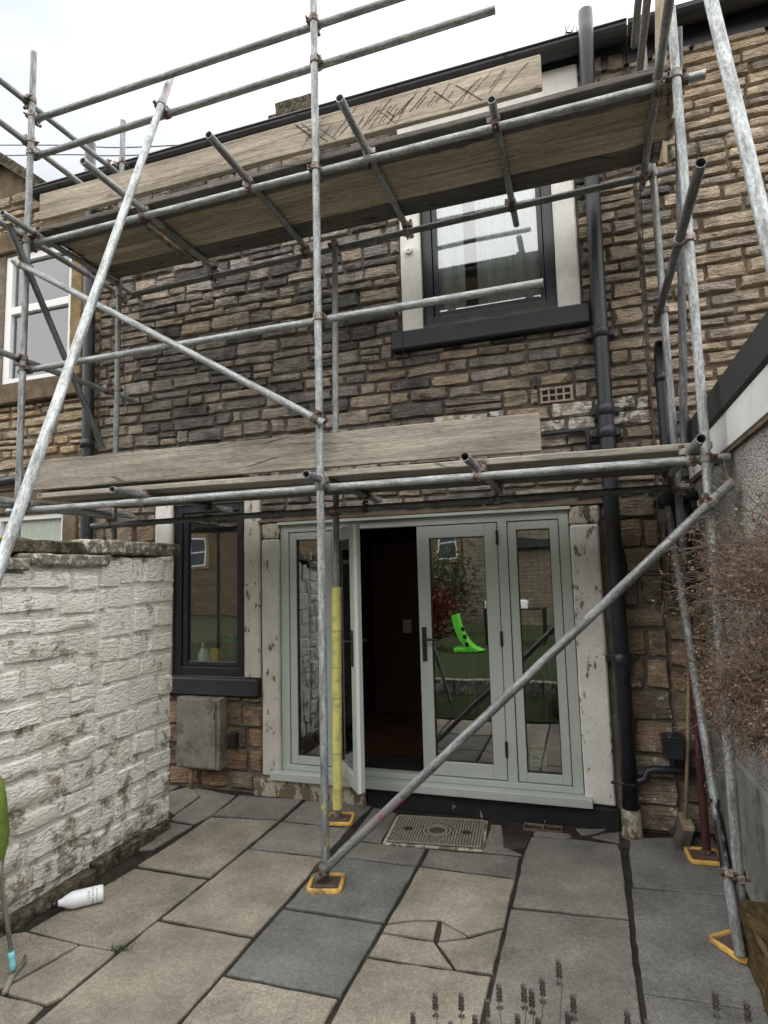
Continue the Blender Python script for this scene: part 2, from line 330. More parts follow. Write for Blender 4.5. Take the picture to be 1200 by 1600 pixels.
def grassy(name, a, b):
    t = NT(name); p = t.pos(); f = t.noise(p, 2, 6, 0.6); g = t.noise(p, 160, 3, 0.7)
    return t.done(t.mix(t.ramp(t.math('ADD', t.math('MULTIPLY', f, 0.6), t.math('MULTIPLY', g, 0.4)), 0.35, 0.65), a, b), 0.95, 0, t.bump(g, 0.8, 0.02), 0.1)
MAT['lawn'] = grassy('lawn_turf', (0.03, 0.042, 0.018), (0.055, 0.07, 0.03))
MAT['earth'] = grassy('rough_earth', (0.06, 0.055, 0.035), (0.10, 0.10, 0.06))
def far_stone(name, a, b):
    t = NT(name); p = t.pos(); q = t.n('ShaderNodeCombineXYZ', {0: t.n('ShaderNodeSeparateXYZ', {0: p}).outputs[0], 1: t.n('ShaderNodeSeparateXYZ', {0: p}).outputs[2]}).outputs[0]
    br = t.n('ShaderNodeTexBrick', {'Vector': q, 'Scale': 1.0, 'Mortar Size': 0.012, 'Brick Width': 0.38, 'Row Height': 0.13, 'Color1': a, 'Color2': b, 'Mortar': tuple(v*0.4 for v in a)})
    return t.done(t.scale(br.outputs[0], t.ramp(t.noise(p, 5, 6), 0.25, 0.75, 0.6, 1.4)), 0.9)
MAT['far_stone'] = far_stone('distant_coursed_stone', (0.22, 0.18, 0.12), (0.15, 0.13, 0.095))
MAT['far_stone_b'] = far_stone('distant_brown_stone', (0.20, 0.135, 0.08), (0.12, 0.085, 0.055))

# ------------------------------------------------------------------ mesh helper
W = {}
def wpos(o): return W.get(o.name, Vector((0, 0, 0)))
def tag(o, label=None, cat=None, group=None, kind=None):
    for k, v in (('label', label), ('category', cat), ('group', group), ('kind', kind)):
        if v: o[k] = v
    return o
def thing(name, loc, label, cat, group=None):
    o = bpy.data.objects.new(name, None); C.objects.link(o); o.location = loc; o.empty_display_size = 0.1
    W[o.name] = Vector(loc); return tag(o, label, cat, group)
def place(name, me, mat, parent, loc, rot=None, scl=None):
    o = bpy.data.objects.new(name, me); C.objects.link(o)
    if mat is not None:
        if not me.materials: me.materials.append(mat)
        elif me.materials[0] != mat:
            o.material_slots[0].link = 'OBJECT'; o.material_slots[0].material = mat
    W[o.name] = Vector(loc)
    if parent is not None:
        o.parent = parent; o.location = Vector(loc)-wpos(parent)
    else: o.location = loc
    if rot is not None: o.rotation_euler = rot
    if scl is not None: o.scale = scl
    return o
class B:
    def __init__(s): s.v = []; s.f = []
    def box(s, x0, x1, y0, y1, z0, z1):
        b = len(s.v)
        s.v += [(x0,y0,z0),(x1,y0,z0),(x1,y1,z0),(x0,y1,z0),(x0,y0,z1),(x1,y0,z1),(x1,y1,z1),(x0,y1,z1)]
        s.f += [tuple(b+i for i in q) for q in ((0,3,2,1),(4,5,6,7),(0,1,5,4),(1,2,6,5),(2,3,7,6),(3,0,4,7))]
        return s
    def face(s, pts):
        b = len(s.v); s.v += [tuple(p) for p in pts]; s.f.append(tuple(range(b, b+len(pts)))); return s
    def tube(s, path, r, n=8, caps=True):
        path = [Vector(p) for p in path]; b = len(s.v); k = len(path)
        rs = r if isinstance(r, (list, tuple)) else [r]*k
        up = None
        for i, p in enumerate(path):
            d = (path[min(i+1, k-1)]-path[max(i-1, 0)]).normalized()
            if up is None or abs(d.dot(up)) > 0.95: up = Vector((0, 0, 1)) if abs(d.z) < 0.9 else Vector((1, 0, 0))
            a = d.cross(up).normalized(); c = a.cross(d).normalized(); up = c
            for j in range(n):
                t = 2*math.pi*j/n; s.v.append(tuple(p+(a*math.cos(t)+c*math.sin(t))*rs[i]))
        for i in range(k-1):
            for j in range(n):
                q = b+i*n; s.f.append((q+j, q+(j+1) % n, q+n+(j+1) % n, q+n+j))
        if caps:
            s.f.append(tuple(b+j for j in reversed(range(n)))); s.f.append(tuple(b+(k-1)*n+j for j in range(n)))
        return s
    def hollow(s, L, r, ri, n=16):
        b = len(s.v)
        for z, rr in ((0, r), (L, r), (L, ri), (0, ri)):
            for j in range(n):
                t = 2*math.pi*j/n; s.v.append((rr*math.cos(t), rr*math.sin(t), z))
        for k in range(4):
            for j in range(n):
                a, c = b+k*n, b+((k+1) % 4)*n
                s.f.append((a+j, a+(j+1) % n, c+(j+1) % n, c+j))
        return s
    def lathe(s, prof, n=16, axis=None):
        b = len(s.v); k = len(prof)
        for (r, z) in prof:
            for j in range(n):
                t = 2*math.pi*j/n; s.v.append((r*math.cos(t), r*math.sin(t), z))
        for i in range(k-1):
            for j in range(n): s.f.append((b+i*n+j, b+i*n+(j+1) % n, b+(i+1)*n+(j+1) % n, b+(i+1)*n+j))
        s.f.append(tuple(b+j for j in reversed(range(n)))); s.f.append(tuple(b+(k-1)*n+j for j in range(n)))
        return s
    def prism(s, poly, z0, z1, inset=0.0, drop=0.0):
        n = len(poly); cx = sum(p[0] for p in poly)/n; cy = sum(p[1] for p in poly)/n; b = len(s.v)
        for z in (z0, z1-drop): s.v += [(x, y, z) for x, y in poly]
        rings = 2
        if inset:
            rings = 3
            for x, y in poly:
                d = math.hypot(cx-x, cy-y) or 1; s.v.append((x+(cx-x)/d*inset, y+(cy-y)/d*inset, z1))
        for k in range(rings-1):
            for j in range(n): s.f.append((b+k*n+j, b+k*n+(j+1) % n, b+(k+1)*n+(j+1) % n, b+(k+1)*n+j))
        s.f.append(tuple(b+(rings-1)*n+j for j in range(n))); s.f.append(tuple(b+j for j in reversed(range(n))))
        return s
    def mesh(s, name, origin=(0, 0, 0), smooth=False):
        me = bpy.data.meshes.new(name); o = origin
        me.from_pydata([(x-o[0], y-o[1], z-o[2]) for x, y, z in s.v], [], s.f)
        if smooth: me.polygons.foreach_set('use_smooth', [True]*len(me.polygons))
        me.update(); return me
    def build(s, name, mat, parent=None, smooth=False, bevel=0.0, origin=None):
        if origin is None:
            xs, ys, zs = zip(*s.v); origin = ((min(xs)+max(xs))/2, (min(ys)+max(ys))/2, min(zs))
        me = s.mesh(name, origin, smooth)
        o = place(name, me, MAT[mat] if isinstance(mat, str) else mat, parent, origin)
        if bevel:
            m = o.modifiers.new('bevel', 'BEVEL'); m.width = bevel; m.segments = 2; m.limit_method = 'ANGLE'
        return o
def box(name, mat, parent, x0, x1, y0, y1, z0, z1, bevel=0.004):
    return B().box(x0, x1, y0, y1, z0, z1).build(name, mat, parent, bevel=bevel)
def rough_box(name, mat, parent, x0, x1, y0, y1, z0, z1, step=0.06, amp=0.008, seed=0):
    """a block with an uneven, hand-cut surface"""
    bm = bmesh.new(); bmesh.ops.create_cube(bm, size=1.0)
    sx, sy, sz = x1-x0, y1-y0, z1-z0
    for v in bm.verts: v.co = Vector(((v.co.x)*sx, (v.co.y)*sy, (v.co.z+0.5)*sz))
    bmesh.ops.bevel(bm, geom=list(bm.edges), offset=min(0.012, 0.2*min(sx, sy, sz)), segments=1, affect='EDGES')
    for _ in range(5):
        le = [e for e in bm.edges if e.calc_length() > step*1.5]
        if not le: break
        bmesh.ops.subdivide_edges(bm, edges=le, cuts=1, use_grid_fill=True)
    bm.normal_update()
    off = Vector((x0*3.1+seed*7.7, y0*2.3, z0*5.1))
    for v in bm.verts:
        v.co += v.normal*(noise.fractal(v.co*14+off, 1.0, 2.0, 3)*amp)
    bmesh.ops.triangulate(bm, faces=[f for f in bm.faces if len(f.verts) > 4])
    me = bpy.data.meshes.new(name); bm.to_mesh(me); bm.free()
    me.polygons.foreach_set('use_smooth', [True]*len(me.polygons)); me.set_sharp_from_angle(angle=R_(32))
    return place(name, me, MAT[mat] if isinstance(mat, str) else mat, parent, ((x0+x1)/2, (y0+y1)/2, z0))
def text_mesh(body, size, name):
    cu = bpy.data.curves.new(name, 'FONT'); cu.body = body; cu.size = size; cu.align_x = 'CENTER'; cu.align_y = 'CENTER'; cu.extrude = 0.0003
    ob = bpy.data.objects.new(name, cu); C.objects.link(ob)
    dg = bpy.context.evaluated_depsgraph_get(); me = bpy.data.meshes.new_from_object(ob.evaluated_get(dg))
    bpy.data.objects.remove(ob); bpy.data.curves.remove(cu); me.materials.clear(); return me

# ------------------------------------------------------------------ stones
PROTO = {}
def stone_proto(aspect, var, h0, craggy):
    key = (aspect, var, h0, craggy)
    if key in PROTO: return PROTO[key]
    rg = random.Random(hash((aspect, var, int(h0*1000), int(craggy*100))))
    w, h = aspect*h0, h0; bv = min(0.013, h0*0.11)
    nx = max(3, min(6, int(aspect*1.6)))
    xs = [0, bv]+[bv+(w-2*bv)*i/(nx-1) for i in range(1, nx-1)]+[w-bv, w]
    zs = [0, bv, h*0.5, h-bv, h]
    off = Vector((rg.uniform(0, 90), rg.uniform(0, 90), rg.uniform(0, 90)))
    vs_, fs = [], []
    tl, tr = rg.uniform(-0.06, 0.06)*h, rg.uniform(-0.06, 0.06)*h
    for j, z in enumerate(zs):
        for i, x in enumerate(xs):
            ex, ez = i in (0, len(xs)-1), j in (0, 4)
            ix, iz = i in (1, len(xs)-2), j in (1, 3)
            q = Vector((x*9, 0, z*14))+off
            nz = noise.fractal(q, 1.0, 2.0, 3)
            d = 0.0
            if ex or ez: d = 0.018
            elif ix or iz: d = -0.010-0.009*craggy*(0.5+nz)
            else: d = -0.012-0.013*craggy*(0.6+nz*2.2)
            px, pz = x, z
            if ex and ez:
                k = rg.uniform(0.6, 2.2)*bv; px += k if i == 0 else -k; pz += k if j == 0 else -k
            px += rg.uniform(-1, 1)*0.008*(1+craggy*0.5); pz += rg.uniform(-1, 1)*0.0045*(1+craggy*0.5)
            pz += (tl*(1-x/w)+tr*x/w)*(1 if j >= 3 else 0)
            vs_.append((px-w/2, d, pz-h/2))
    n = len(xs)
    for j in range(4):
        for i in range(n-1): fs.append((j*n+i, j*n+i+1, (j+1)*n+i+1, (j+1)*n+i))
    me = bpy.data.meshes.new('stone'); me.from_pydata(vs_, [], fs)
    me.polygons.foreach_set('use_smooth', [True]*len(me.polygons)); me.update(); 
    me.set_sharp_from_angle(angle=R_(34 if craggy != 0.95 else 46))
    me.materials.append(MAT['stone'])
    PROTO[key] = (me, w, h); return PROTO[key]
ASP = (1.0, 1.5, 2.0, 2.7, 3.5, 4.5, 6.0)
def pick_proto(w, h, rg, craggy):
    a = min(ASP, key=lambda t: abs(math.log(t/(w/h))))
    h0 = 0.11 if h < 0.16 else 0.2
    return stone_proto(a, rg.randint(0, 4), h0, craggy)
def courses(x0, x1, z0, z1, hr, lr, openings, rg, gap, split=0.13):
    """coursed rubble: list of (x0,x1,z0,z1) clipped around the openings"""
    out = []; z = z0
    while z < z1-0.03:
        zt = z+rg.uniform(*hr)
        if z1-zt < hr[0]*0.7: zt = z1
        x = x0-rg.uniform(0, 0.2)
        while x < x1:
            l = rg.uniform(*lr)*(1.0 if rg.random() > 0.25 else 0.55)
            xe = x+l
            if x1-xe < 0.07: xe = x1
            a, b = max(x, x0), min(xe, x1)
            rects = [(a, b, z, zt)] if b-a > 0.04 else []
            for (ox0, ox1, oz0, oz1) in openings:
                nr = []
                for (p, q, r, s) in rects:
                    if q <= ox0 or p >= ox1 or s <= oz0 or r >= oz1: nr.append((p, q, r, s)); continue
                    if p < ox0: nr.append((p, ox0, r, s))
                    if q > ox1: nr.append((ox1, q, r, s))
                    m0, m1 = max(p, ox0), min(q, ox1)
                    if r < oz0: nr.append((m0, m1, r, oz0))
                    if s > oz1: nr.append((m0, m1, oz1, s))
                rects = nr
            for (p, q, r, s) in rects:
                if q-p > 0.045 and s-r > 0.04:
                    wv = lambda zz: 0.016*noise.noise(Vector(((p+q)*0.9, zz*3.1, x0*3)))+0.006*math.sin((p+q)*2.3+zz*7)
                    dz0 = 0 if any(abs(r-o[3]) < 0.002 or abs(r-o[2]) < 0.002 for o in openings) else wv(r)
                    dz1 = 0 if any(abs(s-o[2]) < 0.002 or abs(s-o[3]) < 0.002 for o in openings) else wv(s)
                    g1, g2 = gap*rg.uniform(0.25, 0.8), gap*rg.uniform(0.25, 0.8)
                    if s+dz1-r-dz0 > 0.035:
                        a0, b0, c0, d0 = p+g1, q-g2, r+dz0+gap*rg.uniform(0.2, 0.7), s+dz1-gap*rg.uniform(0.2, 0.7); u = rg.random()
                        if u < split and d0-c0 > 0.095:      # two thin stones bedded on one another
                            m = c0+(d0-c0)*rg.uniform(0.42, 0.58); out += [(a0, b0, c0, m-gap*0.4), (a0, b0, m+gap*0.4, d0)]
                        elif u < 0.45: out.append((a0, b0, c0, d0-(d0-c0)*rg.uniform(0.02, 0.11)))
                        else: out.append((a0, b0, c0, d0))
            x = xe
        z = zt
    return out
def lay_stones(parent, rects, tintf, rg, yplane, craggy, limit=300, special=None, score=None):
    if score: rects = sorted(rects, key=score, reverse=True)
    mv, mf, mt = [], [], []
    for i, (p, q, r, s) in enumerate(rects):
        w, h = q-p, s-r; me, pw, ph = pick_proto(w, h, rg, craggy)
        flip = rg.choice((1, -1)); cx, cz = (p+q)/2, (r+s)/2; col = tintf(cx, cz, rg)
        ys = rg.uniform(0.75, 1.35); y = yplane+rg.uniform(-0.006, 0.006)
        mt_ = special(cx, cz) if special else None
        sx, sz = w/pw, h/ph
        if i < limit or mt_:
            o = place('stone', me, MAT[mt_] if mt_ else MAT['stone'], parent, (cx, y, cz), (0, R_(rg.gauss(0, 0.9)), 0), (sx, ys, sz))
            o.color = (*col, 1)
        else:
            b = len(mv); mv += [(v.co.x*sx+cx, v.co.y*ys+y, v.co.z*sz+cz) for v in me.vertices]
            mf += [tuple(b+k for k in pl.vertices) for pl in me.polygons]; mt += [col]*len(me.vertices)
    if mv:
        o0 = wpos(parent); me = bpy.data.meshes.new('stones'); me.from_pydata([(a-o0.x, b-o0.y, c-o0.z) for a, b, c in mv], [], mf)
        me.polygons.foreach_set('use_smooth', [True]*len(me.polygons)); me.set_sharp_from_angle(angle=R_(32))
        at = me.color_attributes.new('tint', 'FLOAT_COLOR', 'POINT')
        for k, c in enumerate(mt): at.data[k].color = (*c, 1)
        tag(place('stones', me, MAT['stone_mass'], parent, o0), kind='stuff')
def wall_sheet(name, mat, parent, x0, x1, z0, z1, y, holes, depth):
    """mortar face with openings and their reveals"""
    xs = sorted({x0, x1, *[v for h in holes for v in h[:2]]}); zs = sorted({z0, z1, *[v for h in holes for v in h[2:]]})
    inh = lambda a, c: any(h[0] < a < h[1] and h[2] < c < h[3] for h in holes)
    b = B()
    for i in range(len(xs)-1):
        for j in range(len(zs)-1):
            if inh((xs[i]+xs[i+1])/2, (zs[j]+zs[j+1])/2): continue
            b.face([(xs[i], y, zs[j]), (xs[i+1], y, zs[j]), (xs[i+1], y, zs[j+1]), (xs[i], y, zs[j+1])])
    for (p, q, r, s) in holes:
        for (a, c) in (((p, r), (q, r)), ((q, r), (q, s)), ((q, s), (p, s)), ((p, s), (p, r))):
            b.face([(a[0], y, a[1]), (c[0], y, c[1]), (c[0], y+depth, c[1]), (a[0], y+depth, a[1])])
    return b.build(name, mat, parent)

# ================================================================== SETTING: ground, patio, lawn
tag(B().face([(-150, -150, -0.03), (150, -150, -0.03), (150, 150, -0.03), (-150, 150, -0.03)]).build('ground', 'earth'), kind='structure')
tag(B().face([(-6, -2.95, -0.013), (3.3, -2.95, -0.013), (3.3, 0.3, -0.013), (-6, 0.3, -0.013)]).build('yard_bedding', 'joint'), kind='structure')
SLABS = {
'a':[(-0.870,-0.013),(-0.370,-0.114),(-0.320,-0.514),(-0.362,-0.685),(-0.572,-0.666),(-0.597,-0.573),(-0.635,-0.210)],
'a2':[(-0.977,-0.190),(-0.881,-0.016),(-0.659,-0.201),(-0.615,-0.564),(-0.771,-0.485)],
'a3':[(-0.578,-0.717),(-0.348,-0.728),(-0.374,-1.109),(-0.480,-1.166),(-0.6,-0.9)],
'b':[(-0.339,-0.106),(0.206,-0.066),(0.225,-0.460),(-0.310,-0.511)],
'c':[(-0.300,-0.559),(0.225,-0.492),(0.227,-0.936),(0.225,-1.340),(-0.303,-1.340),(-0.292,-1.017)],
'd':[(-0.302,-1.375),(0.222,-1.376),(0.214,-1.803),(0.212,-2.089),(-0.004,-2.092),(-0.363,-2.074),(-0.340,-1.834)],
'e':[(0.242,-0.061),(0.795,-0.045),(0.770,-0.454),(0.254,-0.465)],
'f':[(0.254,-0.499),(0.774,-0.486),(0.780,-0.912),(0.254,-0.930)],
'g':[(0.253,-0.960),(0.785,-0.947),(0.796,-1.524),(0.791,-1.803),(0.240,-1.800)],
'h':[(0.236,-1.828),(0.794,-1.831),(0.798,-2.106),(0.800,-2.75),(0.245,-2.75),(0.236,-2.423),(0.236,-2.093)],
'i':[(0.819,-0.058),(1.020,-0.128),(1.066,-0.634),(0.839,-0.626)],
'j':[(0.835,-0.667),(1.378,-0.655),(1.382,-0.874),(0.830,-0.885)],
'k':[(0.828,-0.915),(1.384,-0.906),(1.382,-1.511),(0.819,-1.518),(0.826,-1.069)],
'l':[(0.819,-1.547),(1.380,-1.540),(1.378,-1.789),(1.375,-2.087),(0.822,-2.092),(0.818,-1.823)],
'm':[(0.820,-2.122),(1.373,-2.115),(1.376,-2.75),(0.824,-2.75),(0.818,-2.340)],
'n':[(1.402,-0.650),(1.974,-0.610),(1.978,-0.870),(1.408,-0.869)],
'p1':[(1.408,-0.903),(1.978,-0.901),(1.976,-1.388),(1.917,-1.433),(1.822,-1.508),(1.654,-1.412),(1.533,-1.446),(1.402,-1.513)],
'p2':[(1.401,-1.540),(1.538,-1.465),(1.647,-1.441),(1.660,-1.590),(1.401,-1.597)],
'p3':[(1.668,-1.444),(1.811,-1.526),(1.689,-1.593)],
'p4':[(1.400,-1.614),(1.668,-1.610),(1.794,-1.778),(1.396,-1.790)],
'p5':[(1.687,-1.610),(1.826,-1.538),(1.920,-1.459),(1.975,-1.416),(1.972,-1.759),(1.811,-1.774)],
'q':[(1.397,-1.815),(1.968,-1.788),(1.968,-1.935),(1.966,-2.75),(1.394,-2.75),(1.394,-2.103)],
'r':[(2.020,-0.302),(2.278,-0.262),(2.560,-0.275),(2.578,-0.380),(2.575,-1.144),(1.996,-1.185),(1.998,-0.880),(2.000,-0.579)],
's':[(1.992,-1.221),(2.574,-1.174),(2.572,-1.430),(2.574,-1.719),(2.572,-2.75),(1.985,-2.75),(1.990,-1.931),(1.991,-1.764)],
't':[(2.646,-0.150),(3.160,0.000),(3.190,-0.757),(2.620,-0.802),(2.628,-0.358)],
'u':[(2.612,-0.824),(3.067,-0.779),(3.187,-0.780),(3.187,-1.687),(2.597,-1.711),(2.602,-1.150)],
'v':[(2.598,-1.727),(3.19,-1.703),(3.19,-2.75),(2.589,-2.75)],
'w':[(-0.363,-2.097),(-0.010,-2.110),(-0.090,-2.455),(-0.44,-2.40),(-0.44,-2.15)],
'x':[(0.006,-2.110),(0.214,-2.104),(0.218,-2.418),(0.189,-2.478),(-0.073,-2.470)],
'y':[(-0.083,-2.490),(0.190,-2.495),(0.22,-2.75),(-0.44,-2.75),(-0.44,-2.43)],
'z1':[(1.730,-0.150),(1.800,-0.150),(1.84,-0.35),(1.86,-0.5),(1.985,-0.575),(1.745,-0.596)],
'z2':[(2.033,-0.200),(2.262,-0.180),(2.277,-0.226),(2.25,-0.255),(2.033,-0.272)],
'z3':[(2.302,-0.080),(2.509,-0.030),(2.429,-0.123),(2.340,-0.178)],
'z4':[(2.408,-0.190),(2.480,-0.120),(2.585,-0.07),(2.578,-0.240)],
}
TINT = {'beige': (0.235, 0.212, 0.172), 'grey': (0.178, 0.17, 0.152), 'blue': (0.14, 0.143, 0.135), 'cool': (0.182, 0.18, 0.176)}
SLAB_T = dict(a='grey', a2='grey', a3='grey', b='grey', c='beige', d='beige', e='grey', f='grey', g='beige', h='beige', i='grey', j='grey', k='blue', l='blue', m='beige', n='grey',
              p1='beige', p2='beige', p3='beige', p4='beige', p5='beige', q='beige', r='grey', s='grey', t='cool', u='cool', v='cool', w='beige', x='beige', y='beige', z1='grey', z2='grey', z3='grey', z4='grey')
patio = tag(bpy.data.objects.new('patio', None), kind='structure'); C.objects.link(patio); W['patio'] = Vector((0, 0, 0))
rg = random.Random(3)
for k, poly in SLABS.items():
    pts = []
    for i, p in enumerate(poly):
        q = poly[(i+1) % len(poly)]; L = math.hypot(q[0]-p[0], q[1]-p[1]); n = max(1, int(L/0.075))
        for j in range(n):
            t = j/n; a = 0.0 if j == 0 else 0.0045
            pts.append((p[0]+(q[0]-p[0])*t+rg.uniform(-a, a), p[1]+(q[1]-p[1])*t+rg.uniform(-a, a)))
    top = rg.uniform(-0.004, 0.003)
    o = B().prism(pts, -0.045, top, 0.006, 0.005).build('slab', 'paving', patio)
    f = rg.uniform(0.9, 1.12); o.color = (*[c*f for c in TINT[SLAB_T[k]]], 1)
# plain slabs outside the doorway side and the neighbour's yard
for (x0, x1, y0, y1) in ((-1.95, -0.99, -0.75, -0.02), (-3.0, -0.9, -1.6, -0.78), (-3.0, -0.9, -2.7, -1.62)):
    o = B().prism([(x0, y0), (x1, y0), (x1, y1), (x0, y1)], -0.045, -0.004, 0.006, 0.005).build('slab', 'paving', patio); o.color = (*TINT['grey'], 1)
# wet mortar fillet along the foot of the wall (uneven outline)
rg = random.Random(5); top, bot = [], []
for i in range(40):
    x = 1.70+i*0.036; top.append((x, -0.035)); bot.append((x, -0.30-0.10*math.sin(i*0.55)-0.05*rg.random()-(0.22 if i < 9 else 0)+(0.10 if i > 24 else 0)))
b = B().face([(x, y, -0.0085) for x, y in bot]+[(x, y, -0.0085) for x, y in reversed(top)]); b.build('damp_mortar', 'wet', patio)
# square gully tray of two small tiles beside the manhole
for x in (2.02, 2.15):
    g = B()
    for (a0, a1, b0, b1) in ((x-0.065, x+0.065, -0.085, -0.078), (x-0.065, x+0.065, -0.178, -0.171), (x-0.065, x-0.058, -0.171, -0.085), (x+0.058, x+0.065, -0.171, -0.085)): g.box(a0, a1, b0, b1, -0.01, 0.004)
    g.build('gully_rim', 'brown_stone', patio)
# moss tufts in the joints
b = B(); rg = random.Random(11)
for (cx, cy, n, r) in ((0.215, -2.095, 70, 0.05), (0.25, -2.08, 40, 0.05), (-0.38, -1.55, 40, 0.12), (-0.42, -2.1, 60, 0.14)):
    for _ in range(n):
        x, y = cx+rg.gauss(0, r*0.5), cy+rg.gauss(0, r*0.3); h = rg.uniform(0.008, 0.025); d = rg.uniform(-0.01, 0.01)
        b.face([(x-0.003, y, -0.01), (x+0.003, y, -0.01), (x+d, y+d, h)])
tag(b.build('moss_tuft', 'moss'), 'green moss sprouting from the paving joints', 'moss', kind='stuff')
# lawn behind the photographer, with a stone edging
tag(B().box(-7, 3.3, -4.25, -2.80, -0.025, 0.012).build('lawn', 'lawn'), kind='structure')
tag(B().box(-7, 8, -14.0, -4.37, -0.02, 0.20).build('upper_lawn', 'lawn'), kind='structure')
edging = tag(bpy.data.objects.new('lawn_edging', None), kind='structure'); C.objects.link(edging); W['lawn_edging'] = Vector((0, 0, 0))
rg = random.Random(8); x = -7.0
while x < 3.2:
    l = rg.uniform(0.5, 0.9); o = rough_box('edging_stone', 'coping', edging, x, x+l-0.012, -4.37, -4.25, -0.02, 0.215, 0.2, 0.006); x += l
# grass blades on the near lawn
b = B(); rg = random.Random(2)
for _ in range(9000):
    x, y = rg.uniform(-1.5, 3.2), rg.uniform(-4.2, -2.82); h = rg.uniform(0.02, 0.05); a = rg.uniform(0, 6.28); c, s = math.cos(a)*0.003, math.sin(a)*0.003
    b.face([(x-c, y-s, 0.01), (x+c, y+s, 0.01), (x+rg.uniform(-.02, .02), y+rg.uniform(-.02, .02), h)])
tag(b.build('grass', 'lawn'), 'short mown grass blades on the lawn', 'grass', kind='stuff')

# ================================================================== MAIN HOUSE
house = thing('stone_house', (0.5, 0.0, 0.0), 'dark rubble stone terraced house with grey-green glazed doors, behind the scaffold', 'house')
YM = 0.012
HOLES = [(1.32, 2.38, 3.80, 5.25), (0.0, 2.37, 0.17, 2.24), (-1.10, -0.35, 0.93, 2.45)]
wall_sheet('mortar_wall', 'mortar', house, -1.98, 2.98, -0.02, 5.90, YM, HOLES, 0.30)
OPEN = [(1.06, 2.61, 3.59, 3.747), (1.145, 2.555, 3.74, 5.30), (1.145, 2.63, 5.26, 5.73), (-0.245, 2.60, -0.1, 0.14), (-0.175, 2.60, 0.1, 2.265), (-1.285, -0.185, 0.775, 2.62), (-1.36, -0.19, 0.775, 0.935), (2.21, 2.46, 3.03, 3.16)]
rg = random.Random(21)
low = courses(-1.98, 2.98, 0.0, 2.29, (0.15, 0.235), (0.22, 0.46), OPEN, rg, 0.016)
up = courses(-1.98, 2.98, 2.29, 5.72, (0.075, 0.135), (0.16, 0.46), OPEN, rg, 0.015)
PAL_UP = [(0.287, 0.246, 0.205), (0.321, 0.271, 0.218), (0.234, 0.208, 0.18), (0.356, 0.287, 0.217), (0.192, 0.177, 0.164), (0.296, 0.26, 0.226)]
PAL_LOW = [(0.297, 0.21, 0.131), (0.348, 0.246, 0.152), (0.239, 0.181, 0.128), (0.275, 0.217, 0.16)]
PAL_BUFF = [(0.439, 0.342, 0.244), (0.488, 0.378, 0.268), (0.403, 0.329, 0.25), (0.464, 0.348, 0.232), (0.366, 0.305, 0.244)]
def tint_main(x, z, rg):
    if z < 2.27:
        c = rg.choice(PAL_LOW)
        if x < -0.1 and z < 0.8: c = rg.choice([(0.29, 0.18, 0.105), (0.26, 0.18, 0.115), (0.22, 0.165, 0.12)])
    elif x < -1.58: c = rg.choice([(0.34, 0.28, 0.22), (0.31, 0.24, 0.18), (0.28, 0.235, 0.19)])
    elif x > 2.62 or z < 3.55 and x > 0.9 and rg.random() < 0.6: c = rg.choice([(0.31, 0.245, 0.175), (0.35, 0.27, 0.19), (0.26, 0.215, 0.17)])
    else: c = rg.choice(PAL_UP+[(0.12, 0.112, 0.105), (0.15, 0.135, 0.12)])
    f = rg.uniform(0.8, 1.2); return tuple(v*f for v in c)
def special_main(x, z):
    if 2.80 < z < 3.02 and (1.38 < x < 1.92 or 2.18 < x < 2.62 or 2.72 < x < 3.05): return 'stone_flaked'
    if x > 2.6 and z < 1.25: return 'stone_flecked'
def seen(r):       # how large a stone shows: big and in the open first
    a = (r[1]-r[0])*(r[3]-r[2]); z = (r[2]+r[3])/2
    if 2.35 < z < 2.62 or z > 4.55: a *= 0.2
    if r[1] < -0.3 and z < 2.0: a *= 0.5
    return a
lay_stones(house, low+up, tint_main, rg, 0.0, 1.0, 300, special_main, seen)

# --- upper window
win = box('window', 'black_upvc', house, 1.32, 1.40, 0.045, 0.12, 3.80, 5.25)
for (x0, x1, z0, z1) in ((2.30, 2.38, 3.80, 5.25), (1.40, 2.30, 3.80, 3.87), (1.40, 2.30, 5.18, 5.25)): box('frame', 'black_upvc', win, x0, x1, 0.045, 0.12, z0, z1)
for (x0, x1, z0, z1) in ((1.405, 1.445, 3.875, 5.175), (2.255, 2.295, 3.875, 5.175), (1.45, 2.25, 3.875, 3.915), (1.45, 2.25, 5.135, 5.175)): box('sash', 'black_upvc', win, x0, x1, 0.060, 0.11, z0, z1)
B().box(1.44, 2.26, 0.078, 0.082, 3.91, 5.14).build('pane', 'glass_up', win)
rough_box('sill', 'black_stone', house, 1.06, 2.61, -0.085, 0.10, 3.590, 3.742, 0.12, 0.004, 1)
rough_box('jamb', 'jamb_white', house, 1.148, 1.318, -0.022, 0.15, 3.744, 5.26, 0.12, 0.004, 2)
rough_box('jamb', 'jamb_white', house, 2.382, 2.55, -0.022, 0.15, 3.744, 5.26, 0.12, 0.004, 3)
rough_box('lintel', 'jamb_white', house, 1.148, 2.625, -0.026, 0.15, 5.262, 5.715, 0.12, 0.004, 4)
b = B(); b.tube([(1.225, -0.024, 4.45), (1.225, -0.05, 4.45)], 0.034, 14); b.tube([(1.225, -0.05, 4.45), (1.225, -0.058, 4.45)], 0.014, 10); b.build('alarm_sensor', 'white_upvc', house)
for (x0, x1, y0, y1, z0, z1) in ((0.3, 3.0, 2.6, 2.62, 3.0, 5.6), (0.28, 0.3, 0.32, 2.62, 3.0, 5.6), (3.0, 3.02, 0.32, 2.62, 3.0, 5.6)): B().box(x0, x1, y0, y1, z0, z1).build('bedroom_wall', 'room_grey', house)
B().box(0.28, 3.02, 0.32, 2.62, 5.6, 5.62).build('bedroom_ceiling', 'white_upvc', house); B().box(0.28, 3.02, 0.32, 2.62, 2.98, 3.0).build('bedroom_floor', 'plaster', house)
